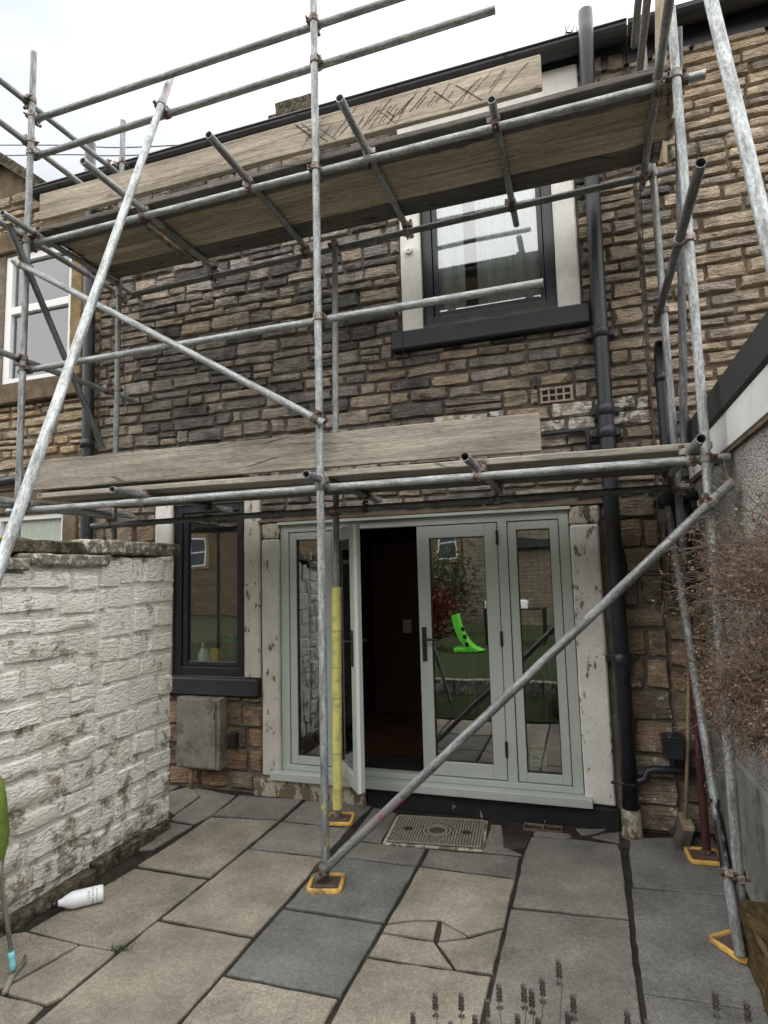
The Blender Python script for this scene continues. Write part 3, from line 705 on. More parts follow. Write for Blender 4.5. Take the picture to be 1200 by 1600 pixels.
b = B()   # net curtains in soft folds
for (c0, c1) in ((1.42, 1.66), (1.76, 2.28)):
    n = 40
    for i in range(n):
        for zz in ((3.84, 5.2),):
            xa, xb = c0+(c1-c0)*i/n, c0+(c1-c0)*(i+1)/n
            ya, yb = 0.135+0.018*math.sin(xa*55)+0.01*math.sin(xa*131), 0.135+0.018*math.sin(xb*55)+0.01*math.sin(xb*131)
            b.face([(xa, ya, zz[0]), (xb, yb, zz[0]), (xb, yb, zz[1]), (xa, ya, zz[1])])
b.build('curtain', 'curtain', house, smooth=True)
B().box(1.32, 2.38, 0.15, 0.60, 3.72, 3.79).build('inner_sill', 'white_upvc', house)

# --- lower window by the white wall
lw = box('window', 'black_upvc', house, -1.10, -1.02, 0.03, 0.11, 0.93, 2.45)
for (x0, x1, z0, z1) in ((-0.42, -0.35, 0.93, 2.45), (-1.02, -0.42, 0.93, 1.005), (-1.02, -0.42, 2.38, 2.45)): box('frame', 'black_upvc', lw, x0, x1, 0.03, 0.11, z0, z1)
for (x0, x1, z0, z1) in ((-1.016, -0.965, 1.01, 2.376), (-0.455, -0.424, 1.01, 2.376), (-0.96, -0.46, 1.01, 1.05), (-0.96, -0.46, 2.336, 2.376)): box('sash', 'black_upvc', lw, x0, x1, 0.045, 0.10, z0, z1)
B().box(-0.97, -0.45, 0.068, 0.072, 1.04, 2.34).build('pane', 'glass_low', lw)
rough_box('sill', 'black_stone', house, -1.36, -0.195, -0.06, 0.10, 0.778, 0.925, 0.12, 0.005, 5)
rough_box('jamb', 'jamb_white', house, -1.282, -1.102, -0.022, 0.15, 0.928, 2.62, 0.12, 0.004, 6)
rough_box('jamb', 'jamb_worn', house, -0.348, -0.192, -0.018, 0.15, 0.928, 2.62, 0.12, 0.004, 7)
# kitchen behind it
for (x0, x1, y0, y1, z0, z1) in ((-3.0, -0.31, 2.00, 2.02, 0.3, 2.6), (-3.02, -3.0, 0.32, 2.02, 0.3, 2.6), (-0.33, -0.31, 0.32, 2.0, 0.3, 2.6)): B().box(x0, x1, y0, y1, z0, z1).build('kitchen_wall', 'room_grey', house)
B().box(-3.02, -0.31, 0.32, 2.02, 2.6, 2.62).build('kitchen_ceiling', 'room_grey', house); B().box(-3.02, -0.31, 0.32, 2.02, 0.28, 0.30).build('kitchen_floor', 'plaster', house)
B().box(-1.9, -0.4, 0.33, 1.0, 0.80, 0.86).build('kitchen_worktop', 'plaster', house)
B().box(-1.10, -0.35, 0.12, 0.50, 0.90, 0.96).build('inner_sill', 'room_grey', house)

# --- glazed doors
frame = box('door_frame', 'door_paint', house, 0.002, 0.075, 0.0, 0.075, 0.20, 2.215)      # left post, rest are its pieces
def fr(x0, x1, z0, z1, y0=0.0, y1=0.075, name='frame_rail'): return box(name, 'door_paint', frame, x0, x1, y0, y1, z0, z1, 0.003)
fr(2.297, 2.368, 0.20, 2.215); fr(0.075, 2.297, 2.155, 2.215); fr(0.075, 2.297, 0.20, 0.245)
fr(0.475, 0.545, 0.245, 2.155, name='frame_post'); fr(1.845, 1.915, 0.245, 2.155, name='frame_post')
box('door_cill', 'door_paint', frame, -0.07, 2.425, -0.085, 0.075, 0.135, 0.198, 0.006)
box('drip_rail', 'door_paint', frame, -0.02, 2.385, -0.03, 0.07, 2.218, 2.243, 0.003)
box('head_flashing', 'brown_stone', house, -0.20, 2.62, -0.035, 0.02, 2.247, 2.268, 0.003)
def glazed(parent, x0, x1, z0, z1, st, y0=0.008, y1=0.068, name='door_stile', gasket=True):
    """four mitred-looking members, a dark gasket line and the pane"""
    for (a, c, d, e) in ((x0, x0+st, z0, z1), (x1-st, x1, z0, z1), (x0+st, x1-st, z0, z0+st*1.05), (x0+st, x1-st, z1-st, z1)):
        box(name, 'door_paint', parent, a, c, y0, y1, d, e, 0.004)
    i0, i1, k0, k1 = x0+st, x1-st, z0+st*1.05, z1-st
    for (a, c, d, e) in ((i0, i0+0.006, k0, k1), (i1-0.006, i1, k0, k1), (i0+0.006, i1-0.006, k0, k0+0.006), (i0+0.006, i1-0.006, k1-0.006, k1)):
        box('gasket', 'gasket', parent, a, c, y0+0.012, y1-0.012, d, e, 0)
    B().box(i0, i1, (y0+y1)/2-0.003, (y0+y1)/2+0.003, k0, k1).build('pane', 'glass', parent)
# dark shadow gap behind each sash
side_l = box('side_light', 'gasket', house, 0.076, 0.474, 0.030, 0.034, 0.246, 2.154, 0)
side_l.data.transform(Matrix.Translation((0, 0, 0)))
bpy.data.objects.remove(side_l)
side_l = thing('side_light', (0.275, 0.04, 0.25), None, None); side_l.parent = house; side_l.location = wpos(side_l)-wpos(house)
glazed(side_l, 0.081, 0.469, 0.251, 2.149, 0.062)
side_r = thing('side_light', (2.10, 0.04, 0.25), None, None); side_r.parent = house; side_r.location = wpos(side_r)-wpos(house)
glazed(side_r, 1.921, 2.291, 0.251, 2.149, 0.062)
leaf = thing('door', (1.52, 0.04, 0.25), None, None); leaf.parent = house; leaf.location = wpos(leaf)-wpos(house)
leaf['label'] = 'closed glazed door leaf with black handle'
glazed(leaf, 1.205, 1.839, 0.251, 2.149, 0.098)
b = B(); b.box(1.228, 1.262, -0.006, 0.008, 1.10, 1.36); b.tube([(1.245, -0.004, 1.27), (1.245, -0.05, 1.27), (1.26, -0.055, 1.27), (1.365, -0.055, 1.268)], 0.0095, 8); b.tube([(1.245, -0.012, 1.16), (1.245, -0.004, 1.16)], 0.010, 10)
b.build('handle', 'rubber', leaf, bevel=0.003)
for z in (0.42, 1.22, 1.98): B().tube([(1.842, -0.004, z), (1.842, -0.004, z+0.11)], 0.011, 10).build('hinge', 'rubber', leaf)
# open leaf, hinged on the left post and swung outwards
od = thing('door', (0.548, -0.004, 0.25), None, None); od.parent = house; od.location = wpos(od)-wpos(house)
od['label'] = 'glazed door leaf swung open towards the yard'
def glazed_local(parent, w, z0, z1, st):
    o0 = wpos(parent)
    for (a, c, d, e) in ((0, st, z0, z1), (w-st, w, z0, z1), (st, w-st, z0, z0+st), (st, w-st, z1-st, z1)):
        box('door_stile', 'door_paint', parent, o0.x+a, o0.x+c, o0.y-0.06, o0.y, o0.z+d, o0.z+e, 0.004)
    box('edge_strip', 'white_upvc', parent, o0.x+w+0.0005, o0.x+w+0.006, o0.y-0.052, o0.y-0.03, o0.z+z0, o0.z+z1, 0)
    B().box(o0.x+st, o0.x+w-st, o0.y-0.033, o0.y-0.027, o0.z+z0+st, o0.z+z1-st).build('pane', 'glass', parent)
    for (a, c, d, e) in ((st, st+0.008, z0+st, z1-st), (w-st-0.008, w-st, z0+st, z1-st)): box('gasket', 'gasket', parent, o0.x+a, o0.x+c, o0.y-0.05, o0.y-0.01, o0.z+d, o0.z+e, 0)
    b = B(); zc = o0.z+1.0; xc = o0.x+w-0.045
    for s in (-1, 1):
        y = o0.y-0.03+s*0.034
        b.box(xc-0.016, xc+0.016, y-0.006, y+0.006, zc-0.13, zc+0.13); b.tube([(xc, y, zc+0.05), (xc, y+s*0.045, zc+0.05), (xc-0.11, y+s*0.05, zc+0.05)], 0.009, 8)
    b.build('handle', 'rubber', parent, bevel=0.003)
glazed_local(od, 0.60, 0.0, 1.90, 0.095)
od.rotation_euler = (0, 0, R_(-53))
for z in (0.42, 1.22, 1.98): B().tube([(0.546, -0.012, z), (0.546, -0.012, z+0.11)], 0.011, 10).build('hinge', 'rubber', house)
# surrounds
rough_box('jamb', 'jamb_worn', house, -0.168, -0.004, -0.030, 0.12, 0.145, 2.10, 0.10, 0.005, 8)
rough_box('jamb_block', 'block_patch', house, -0.168, -0.004, -0.026, 0.12, 2.105, 2.240, 0.05, 0.005, 9)
rough_box('jamb', 'jamb_flaking', house, 2.374, 2.575, -0.030, 0.12, 0.145, 2.10, 0.10, 0.005, 10)
rough_box('jamb_block', 'block_patch', house, 2.374, 2.585, -0.026, 0.12, 2.105, 2.240, 0.05, 0.005, 11)
rough_box('plinth', 'plinth_worn', house, -0.245, 0.74, -0.045, 0.10, -0.02, 0.133, 0.08, 0.010, 12)
rough_box('plinth', 'plinth_black', house, 0.75, 2.60, -0.040, 0.10, -0.02, 0.133, 0.08, 0.012, 13)
rough_box('gap_filler', 'brown_stone', house, -0.190, -0.170, -0.004, 0.10, 0.14, 2.24, 0.12, 0.003, 14)
rough_box('edge_stone', 'brown_stone', house, 2.605, 2.655, -0.03, 0.05, 0.0, 0.30, 0.08, 0.006, 15)
# room behind the doors
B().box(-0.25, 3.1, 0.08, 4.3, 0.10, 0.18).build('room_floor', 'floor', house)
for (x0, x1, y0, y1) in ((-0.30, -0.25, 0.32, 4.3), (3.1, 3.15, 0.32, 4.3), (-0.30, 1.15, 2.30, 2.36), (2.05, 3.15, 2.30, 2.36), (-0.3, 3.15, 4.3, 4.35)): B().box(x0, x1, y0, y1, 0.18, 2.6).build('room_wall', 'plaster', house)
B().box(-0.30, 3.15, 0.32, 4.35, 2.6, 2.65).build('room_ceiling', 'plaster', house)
for (x0, x1, z0, z1) in ((1.15, 1.23, 0.18, 2.2), (1.97, 2.05, 0.18, 2.2), (1.15, 2.05, 2.2, 2.28)): box('inner_architrave', 'room_door', house, x0, x1, 2.27, 2.30, z0, z1)
box('inner_door', 'room_door', house, 0.05, 0.62, 2.20, 2.24, 0.19, 2.15)
B().box(0.42, 0.52, 2.18, 2.20, 1.1, 1.25).build('light_switch', 'white_upvc', house)
mt = box('doormat', 'mat_dark', None, 0.62, 1.25, 0.14, 0.62, 0.184, 0.20); tag(mt, 'dark doormat on the wooden floor just inside the open door', 'doormat')
cbx = thing('cardboard_box', (2.10, 0.30, 0.18), 'brown cardboard box with white address label behind the right glass panel', 'box')
box('carton', 'carton', cbx, 1.99, 2.26, 0.10, 0.42, 0.183, 0.50, 0.004)
box('flap', 'carton', cbx, 1.985, 2.265, 0.095, 0.26, 0.501, 0.506, 0)
lb = box('address_label', 'paper', cbx, 2.0, 2.12, 0.0965, 0.0995, 0.31, 0.45, 0)
b = B(); rg = random.Random(4)
for i in range(9): b.box(2.012+i*0.006, 2.015+i*0.006, 0.0958, 0.0964, 0.315, 0.345)
for i in range(4): b.box(2.012, 2.012+rg.uniform(0.04, 0.085), 0.0958, 0.0964, 0.36+i*0.013, 0.364+i*0.013)
b.build('printed_lines', 'ink', lb)
lamp = thing('table_lamp', (0.20, 0.32, 0.18), 'slim metal lamp with round base behind the left glass panel', 'lamp')
o = B().lathe([(0.10, 0), (0.10, 0.012), (0.03, 0.03), (0.022, 0.06)], 18).build('base', 'chrome', lamp, smooth=True, origin=(0, 0, 0)); o.location = (0, 0, 0.002)
B().tube([(0.20, 0.32, 0.24), (0.20, 0.32, 1.60)], 0.011, 10).build('stem', 'chrome', lamp, smooth=True)

# --- wall fittings
mb = box('meter_box', 'meter', house, -0.94, -0.51, -0.13, -0.022, 0.19, 0.77, 0.006)
box('meter_door', 'meter', mb, -0.925, -0.548, -0.142, -0.131, 0.205, 0.755, 0.003); B().box(-0.56, -0.552, -0.148, -0.142, 0.60, 0.66).build('latch', 'rubber', mb)
B().tube([(-0.83, -0.07, -0.01), (-0.83, -0.07, 0.195)], 0.022, 10).build('meter_pipe', 'buff_stone', house, smooth=True)
sk = box('outdoor_socket', 'rubber', house, -0.47, -0.395, -0.075, -0.02, 0.37, 0.48, 0.006); B().box(-0.462, -0.403, -0.083, -0.0755, 0.42, 0.475).build('socket_lid', 'rubber', sk)
# clay air vent
vb = box('air_vent', 'terracotta', house, 2.215, 2.455, -0.008, 0.03, 3.035, 3.155, 0.003)
b = B()
for i in range(4):
    for j in range(2): b.box(2.232+i*0.054, 2.272+i*0.054, -0.0095, -0.004, 3.05+j*0.05, 3.085+j*0.05)
b.build('vent_slot', 'dark', vb)
# soil pipe with collars, rising past the gutter
sp = B().tube([(2.665, -0.10, 0.05), (2.665, -0.10, 1.6), (2.668, -0.10, 3.5), (2.68, -0.10, 4.9), (2.685, -0.13, 5.2), (2.69, -0.245, 5.55), (2.695, -0.255, 5.7), (2.70, -0.255, 5.90)], 0.054, 18).build('soil_pipe', 'black_pipe', house, smooth=True)
for z in (1.154, 2.75, 2.915, 3.49):
    B().tube([(2.665, -0.10, z-0.045), (2.665, -0.10, z-0.04), (2.665, -0.10, z+0.04), (2.665, -0.10, z+0.045)], [0.055, 0.064, 0.064, 0.055], 18).build('collar', 'black_pipe', sp, smooth=True)
    for s in (-1, 1): box('pipe_lug', 'black_pipe', sp, 2.665+s*0.075-0.025, 2.665+s*0.075+0.025, -0.08, -0.01, z-0.022, z+0.022)
B().tube([(2.665, -0.10, -0.01), (2.665, -0.10, 0.02), (2.665, -0.10, 0.14), (2.665, -0.10, 0.17)], [0.075, 0.066, 0.062, 0.055], 16).build('mortared_foot', 'plinth_worn', sp, smooth=True)
b = B(); b.tube([(2.67, -0.10, 0.35), (2.74, -0.10, 0.355), (2.77, -0.10, 0.37), (2.785, -0.10, 0.42), (2.82, -0.10, 0.432), (3.10, -0.09, 0.436)], 0.027, 10)
b.tube([(2.55, -0.115, 0.335), (2.62, -0.13, 0.335), (2.70, -0.16, 0.34)], 0.010, 8); b.build('waste_pipe', 'black_pipe', house, smooth=True)
hp = B(); hp.face([]) if False else None
b = B().prism([(0, 0)]*0 or [(2.88, -0.155), (3.02, -0.155), (3.02, -0.02), (2.88, -0.02)], 0.52, 0.665); b.v = [((x-2.95)*(0.8 if z < 0.6 else 1.0)+2.95, y, z) for x, y, z in b.v]
b.build('hopper', 'black_pipe', house, bevel=0.006)
B().tube([(2.95, -0.08, 0.44), (2.95, -0.08, 0.53)], 0.025, 10).build('hopper_outlet', 'black_pipe', house, smooth=True)
# vent pipe with turned, open top
vp = B(); pts = [(3.05, -0.10, 1.55), (3.05, -0.10, 3.14), (3.05, -0.105, 3.22), (3.052, -0.13, 3.29), (3.055, -0.17, 3.325)]
vp.tube(pts, 0.042, 14, caps=False); vp.tube(pts, 0.036, 14, caps=False); vp.build('vent_pipe', 'black_pipe', house, smooth=True)
for z in (2.0, 3.10): B().tube([(3.05, -0.10, z-0.03), (3.05, -0.10, z+0.03)], 0.049, 14).build('collar', 'black_pipe', house, smooth=True)
b = B(); b.tube([(2.97, -0.14, 2.255), (3.05, -0.14, 2.255)], 0.085, 16); b.tube([(3.05, -0.14, 2.25), (3.21, -0.14, 2.25)], 0.035, 10); b.tube([(3.13, -0.10, 1.6), (3.13, -0.10, 2.23)], 0.035, 10); b.tube([(3.02, -0.12, 1.86), (3.18, -0.12, 1.86)], 0.05, 12); b.build('pipe_junction', 'black_pipe', house, smooth=True)
B().tube([(2.20, -0.05, 2.785), (2.50, -0.05, 2.795), (2.53, -0.05, 2.78), (2.54, -0.05, 2.74), (2.54, -0.05, 2.42)], 0.018, 10).build('overflow_pipe', 'black_pipe', house, smooth=True)
# left downpipe
dp = B().tube([(-2.02, -0.09, 0.0), (-2.00, -0.09, 2.2), (-2.04, -0.09, 4.5), (-2.08, -0.09, 6.22)], 0.055, 16).build('downpipe', 'black_pipe', house, smooth=True)
for z in (1.4, 3.1, 4.9): B().tube([(-2.02, -0.09, z-0.04), (-2.02, -0.09, z+0.04)], 0.066, 16).build('collar', 'black_pipe', dp, smooth=True)
# gutter, fascia, roof, chimney
b = B(); gy, gz, gr = -0.115, 5.83, 0.085
for i in range(9):
    a0, a1 = math.pi+math.pi*i/9, math.pi+math.pi*(i+1)/9
    b.face([(-2.75, gy+gr*math.cos(a0), gz+gr*math.sin(a0)), (-2.75, gy+gr*math.cos(a1), gz+gr*math.sin(a1)), (2.985, gy+gr*math.cos(a1), gz-0.03+gr*math.sin(a1)), (2.985, gy+gr*math.cos(a0), gz-0.03+gr*math.sin(a0))])
b.tube([(-2.75, gy-gr, gz), (2.985, gy-gr, gz-0.03)], 0.010, 6)
b.build('gutter', 'gutter', house, smooth=True)
for x in [-2.4+0.9*i for i in range(6)]:
    B().tube([(x, -0.012, gz-0.03)]+[(x, gy+(gr+0.008)*math.cos(a), gz-0.015+(gr+0.008)*math.sin(a)) for a in (-0.3, -0.9, -1.6, -2.3, -2.9)], 0.007, 6).build('gutter_bracket', 'gutter', house)
box('fascia', 'gutter', house, -1.98, 2.98, -0.012, 0.02, 5.60, 5.83)
B().face([(-2.0, -0.10, 5.86), (2.98, -0.10, 5.84), (2.98, 4.2, 8.3), (-2.0, 4.2, 8.3)]).build('roof', 'slate', house)
ch = rough_box('chimney', 'brown_stone', house, -0.80, -0.34, 1.45, 1.95, 6.55, 7.25, 0.1, 0.012, 20)
rough_box('chimney_coping', 'coping_dark', ch, -0.87, -0.30, 1.40, 2.0, 7.255, 7.34, 0.1, 0.01, 21)
rough_box('chimney_cap', 'coping_dark', ch, -0.80, -0.32, 1.45, 1.95, 7.345, 7.52, 0.08, 0.012, 22)

# ================================================================== NEIGHBOURING HOUSES
hl = thing('neighbour_house', (-3.0, 0, 0), 'ochre stone house with white windows, beyond the black downpipe and white wall', 'house')
HL = [(-3.30, -2.365, 3.85, 5.30), (-3.30, -2.385, 1.2, 2.47)]
wall_sheet('mortar_wall', 'mortar_buff', hl, -6.0, -1.90, -0.02, 6.0, 0.016, HL, 0.25)
rg = random.Random(31)
OL = [(-3.6, -2.20, 3.62, 5.55), (-3.6, -2.20, 1.0, 2.72)]
rects = courses(-4.4, -1.985, 1.3, 6.0, (0.085, 0.14), (0.16, 0.42), OL, rg, 0.026)
def tint_left(x, z, rg):
    c = rg.choice([(0.43, 0.32, 0.20), (0.46, 0.325, 0.19), (0.39, 0.31, 0.21), (0.35, 0.285, 0.21), (0.42, 0.335, 0.235)]); f = rg.uniform(0.85, 1.15); return tuple(v*f for v in c)
lay_stones(hl, rects, tint_left, rg, 0.0, 0.7, 300, None, lambda r: (r[1]-r[0])*(r[3]-r[2])+(1 if r[0] > -3.7 else 0))
w1 = box('window', 'white_upvc', hl, -3.30, -3.21, 0.03, 0.11, 3.85, 5.30)
for (x0, x1, z0, z1) in ((-2.43, -2.365, 3.85, 5.30), (-3.21, -2.43, 3.85, 3.93), (-3.21, -2.43, 5.22, 5.30), (-3.21, -2.43, 4.64, 4.72)): box('frame', 'white_upvc', w1, x0, x1, 0.03, 0.11, z0, z1)
for (z0, z1) in ((3.93, 4.64), (4.72, 5.22)): B().box(-3.21, -2.43, 0.07, 0.074, z0, z1).build('pane', 'glass_up', w1)
rough_box('sill', 'brown_stone', hl, -3.55, -2.20, -0.07, 0.1, 3.63, 3.848, 0.12, 0.006, 1)
rough_box('jamb', 'buff_stone', hl, -2.363, -2.21, -0.02, 0.12, 3.85, 5.32, 0.12, 0.005, 2)
rough_box('lintel', 'brown_stone', hl, -3.6, -2.20, -0.022, 0.12, 5.322, 5.56, 0.12, 0.006, 3)
w2 = box('window', 'white_upvc', hl, -2.44, -2.385, 0.03, 0.11, 1.2, 2.47)
for (x0, x1, z0, z1) in ((-3.30, -3.24, 1.2, 2.47), (-3.24, -2.44, 2.10, 2.145), (-3.24, -2.44, 2.42, 2.47), (-3.24, -2.44, 1.2, 1.26)): box('frame', 'white_upvc', w2, x0, x1, 0.03, 0.11, z0, z1)
B().box(-3.24, -2.44, 0.07, 0.074, 2.145, 2.42).build('pane', 'obscured', w2); B().box(-3.24, -2.44, 0.07, 0.074, 1.26, 2.10).build('pane', 'obscured', w2)
rough_box('jamb', 'brown_stone', hl, -2.383, -2.21, -0.02, 0.12, 1.0, 2.49, 0.12, 0.006, 4)
rough_box('lintel', 'brown_stone', hl, -3.6, -2.21, -0.02, 0.12, 2.492, 2.72, 0.12, 0.006, 5)
b = B()
for i in range(36):
    xa, xb = -3.22+0.8*i/36, -3.22+0.8*(i+1)/36; f = lambda x: 0.22+0.015*math.sin(x*60)
    b.face([(xa, f(xa), 3.9), (xb, f(xb), 3.9), (xb, f(xb), 5.3), (xa, f(xa), 5.3)])
b.build('curtain', 'curtain', hl, smooth=True)
B().tube([(-3.30, -0.07, 2.82), (-2.62, -0.07, 2.83)], 0.045, 14).build('waste_pipe', 'black_pipe', hl, smooth=True)
# raised gable corner with coping
b = B(); pr = [(-4.4, 5.95), (-2.80, 5.95), (-3.36, 6.36), (-4.4, 6.40)]
b.v = [(x, y, z) for y in (0.008, 0.25) for x, z in pr]; b.f = [(0, 1, 2, 3), (7, 6, 5, 4), (0, 4, 5, 1), (1, 5, 6, 2), (2, 6, 7, 3), (3, 7, 4, 0)]; b.build('gable_wall', 'brown_stone', hl)
b = B(); q = [(-2.74, 5.90), (-3.37, 6.36), (-4.5, 6.40)]; q2 = [(-2.70, 5.99), (-3.34, 6.47), (-4.5, 6.51)]
for k in range(2):
    p = [(q[k][0], -0.10, q[k][1]), (q[k+1][0], -0.10, q[k+1][1]), (q2[k+1][0], -0.10, q2[k+1][1]), (q2[k][0], -0.10, q2[k][1])]
    b0 = len(b.v); b.v += p+[(x, 0.35, z) for x, y, z in p]; b.f += [tuple(b0+i for i in f) for f in ((0, 1, 2, 3), (7, 6, 5, 4), (0, 4, 5, 1), (1, 5, 6, 2), (2, 6, 7, 3), (3, 7, 4, 0))]
b.build('gable_coping', 'coping_dark', hl)
B().face([(-6, 0.30, 6.35), (-2.0, 0.30, 5.9), (-2.0, 4.2, 8.3), (-6, 4.2, 8.3)]).build('roof', 'slate', hl)

hr = thing('neighbour_house', (4.0, 0, 0), 'pale buff stone house to the side of the outbuilding roof', 'house')
wall_sheet('mortar_wall', 'mortar_buff', hr, 2.94, 7.0, -0.02, 5.85, 0.016, [], 0.2)
rg = random.Random(41)
rects = courses(2.985, 4.9, 2.3, 5.62, (0.07, 0.125), (0.20, 0.50), [], rg, 0.018)
rects += courses(2.985, 3.30, 0.0, 2.3, (0.16, 0.23), (0.24, 0.4), [], rg, 0.016)
def tint_right(x, z, rg):
    if z < 2.3: c = rg.choice(PAL_LOW)
    elif x < 3.12: c = rg.choice(PAL_UP+PAL_BUFF[:2])
    else: c = rg.choice(PAL_BUFF)
    f = rg.uniform(0.85, 1.15); return tuple(v*f for v in c)
lay_stones(hr, rects, tint_right, rg, 0.0, 0.75, 300, None, lambda r: (r[1]-r[0])*(r[3]-r[2])+(1 if r[0] < 4.3 else 0))
b = B()
for i in range(9):
    a0, a1 = math.pi+math.pi*i/9, math.pi+math.pi*(i+1)/9
    b.face([(x, gy+gr*math.cos(a), z+gr*math.sin(a)) for x, z, a in ((2.99, gz-0.03, a0), (2.99, gz-0.03, a1), (7, gz-0.05, a1), (7, gz-0.05, a0))])
b.build('gutter', 'gutter', hr, smooth=True)
box('fascia', 'gutter', hr, 2.985, 7.0, -0.012, 0.02, 5.60, 5.83)
B().face([(2.985, -0.10, 5.84), (7, -0.10, 5.83), (7, 4.2, 8.3), (2.985, 4.2, 8.3)]).build('roof', 'slate', hr)

# ================================================================== WHITE GARDEN WALL (faces +X)
gw = thing('garden_wall', (-0.68, -2.2, 0), 'white painted rubble boundary wall with lichened coping stones', 'wall')
GX = -0.50
o = B().box(-0.86, GX-0.004, -3.6, -0.79, -0.02, 1.90).build('wall_core', 'whitewash', gw); o.color = (0.92, 0.92, 0.9, 1)
rg = random.Random(51)
def wall_stones():
    rr = []
    a = courses(-1.52, -0.775, 0.09, 1.95, (0.14, 0.20), (0.20, 0.36), [], rg, 0.020, 0.0)
    b_ = courses(-3.6, -1.52, 0.09, 1.86, (0.11, 0.19), (0.26, 0.55), [], rg, 0.016, 0.05)
    return [(r, 0.45) for r in a]+[(r, 0.95) for r in b_]
for ((p, q, r, s), cr) in wall_stones():
    r += 0.012*math.sin(p*5); w, h = q-p, s-r
    if h < 0.04: continue
    me, pw, ph = pick_proto(w, h, rg, cr)
    o = place('stone', me, MAT['whitewash'], gw, (GX+rg.uniform(-0.004, 0.006), (p+q)/2, (r+s)/2), (0, 0, R_(90)), (w/pw, rg.uniform(0.7, 1.2), h/ph))
    f = rg.uniform(0.93, 1.05); o.color = (f, f, f*rg.uniform(0.95, 1.0), 1)
y = -3.6
while y < -0.80:
    l = min(rg.uniform(0.35, 0.7), -0.80-y); rough_box('footing_stone', 'coping_dark', gw, -0.6, GX+0.05+rg.uniform(-0.02, 0.04), y, y+l-0.01, -0.02, 0.070+rg.uniform(-0.03, 0.015), 0.07, 0.012); y += l
rough_box('coping_stone', 'coping', gw, -0.90, GX+0.045, -1.56, -0.745, 1.955, 2.045, 0.06, 0.012, 3)
for (y0, y1, z0, z1) in ((-2.05, -1.46, 1.875, 1.945), (-2.75, -2.06, 1.845, 1.92), (-3.6, -2.76, 1.83, 1.91)): rough_box('coping_stone', 'coping', gw, -0.90, GX+0.05, y0, y1, z0, z1, 0.06, 0.012, int(y0*10))
rough_box('coping_stone', 'coping_dark', gw, -0.88, GX-0.06, -2.3, -1.57, 1.95, 2.03, 0.06, 0.014, 9)
ys = box('yellow_batten', 'yellow_thing', None, -0.78, -0.72, -2.15, -1.92, 2.028, 2.05); tag(ys, 'yellow plastic strip lying on the mossy wall coping', 'strip')

# ================================================================== OUTBUILDING ON THE RIGHT
ob = thing('outbuilding', (3.9, -2.2, 0), 'pebbledashed outbuilding with white fascia board and dark felt roof edge', 'outbuilding')
OX = 3.215
B().box(OX, 4.6, -4.6, -0.03, 0.62, 2.37).build('pebbledash_wall', 'pebble', ob)
rough_box('render_base', 'render_low', ob, OX-0.010, 4.5, -4.6, -0.03, -0.02, 0.70, 0.25, 0.010, 1)
box('fascia', 'fascia_white', ob, OX-0.028, OX+0.3, -4.6, -0.035, 2.375, 2.555, 0.004)
box('fascia_lath', 'brown_stone', ob, OX-0.020, OX+0.02, -4.6, -0.035, 2.352, 2.374, 0.002)
rough_box('felt_edge', 'felt', ob, OX-0.045, OX+0.4, -4.6, -0.04, 2.557, 2.735, 0.2, 0.004, 2)
B().face([(OX+0.3, -4.6, 2.732), (4.7, -4.6, 2.85), (4.7, -0.04, 2.85), (OX+0.3, -0.04, 2.732)]).build('felt_roof', 'felt', ob)

# ================================================================== SCAFFOLD
sc = thing('scaffold', (0.8, -0.8, 0.0), 'galvanised tube scaffold standing against the stone house', 'scaffold')
TR, TI = 0.0242, 0.0202
T = {}
TUBE_MESH = {}
def tube(key, name, p0, p1, tint=(0.40, 0.42, 0.425), mat='tube'):
    p0, p1 = Vector(p0), Vector(p1); L = (p1-p0).length
    me = B().hollow(L, TR, TI, 16).mesh('tube', smooth=True); me.set_sharp_from_angle(angle=R_(50))
    o = place(name, me, MAT[mat], sc, p0); o.rotation_mode = 'QUATERNION'; o.rotation_quaternion = (p1-p0).to_track_quat('Z', 'Y')
    f = random.uniform(0.88, 1.12); o.color = (*[c*f for c in tint], 1); T[key] = (p0, p1); return o
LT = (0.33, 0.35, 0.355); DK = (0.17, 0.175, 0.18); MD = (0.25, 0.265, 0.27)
tube('s1', 'standard', (-1.52, -1.24, 0), (-1.535, -1.24, 6.05), MD)
tube('s2', 'standard', (0.935, -1.24, 0.028), (0.94, -1.24, 6.4), LT)
tube('s3', 'standard', (3.075, -1.24, 0.028), (3.09, -1.24, 4.85), LT)
tube('b1', 'standard', (-1.43, -0.37, 0), (-1.42, -0.37, 6.08), MD)
tube('b2', 'standard', (0.645, -0.37, 0.028), (0.705, -0.37, 4.46), MD)
tube('b3', 'standard', (3.075, -0.33, 0.028), (3.06, -0.33, 5.45), MD)
tube('lf', 'ledger', (-1.68, -1.19, 2.325), (3.20, -1.19, 2.325), LT)
tube('uf', 'ledger', (-1.50, -1.19, 4.44), (3.24, -1.19, 4.445), LT)
tube('mf', 'guard_rail', (-1.62, -1.19, 3.415), (2.33, -1.19, 3.42), LT)
tube('g1', 'guard_rail', (-1.58, -1.19, 5.51), (2.45, -1.19, 5.51), MD)
tube('g2', 'guard_rail', (-1.58, -1.19, 5.185), (2.135, -1.19, 5.215), MD)
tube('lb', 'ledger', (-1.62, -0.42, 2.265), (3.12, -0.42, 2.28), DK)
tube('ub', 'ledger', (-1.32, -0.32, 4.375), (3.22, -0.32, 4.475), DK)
for k, x, y0, y1 in (('t0', -1.46, -1.62, -0.10), ('t1', -0.45, -1.47, -0.06), ('t2', 0.935, -1.44, -0.10), ('t3', 1.905, -1.57, -0.10), ('t4', 3.02, -1.51, -0.20)): tube(k, 'transom', (x, y0, 2.374), (x, y1, 2.368), MD)
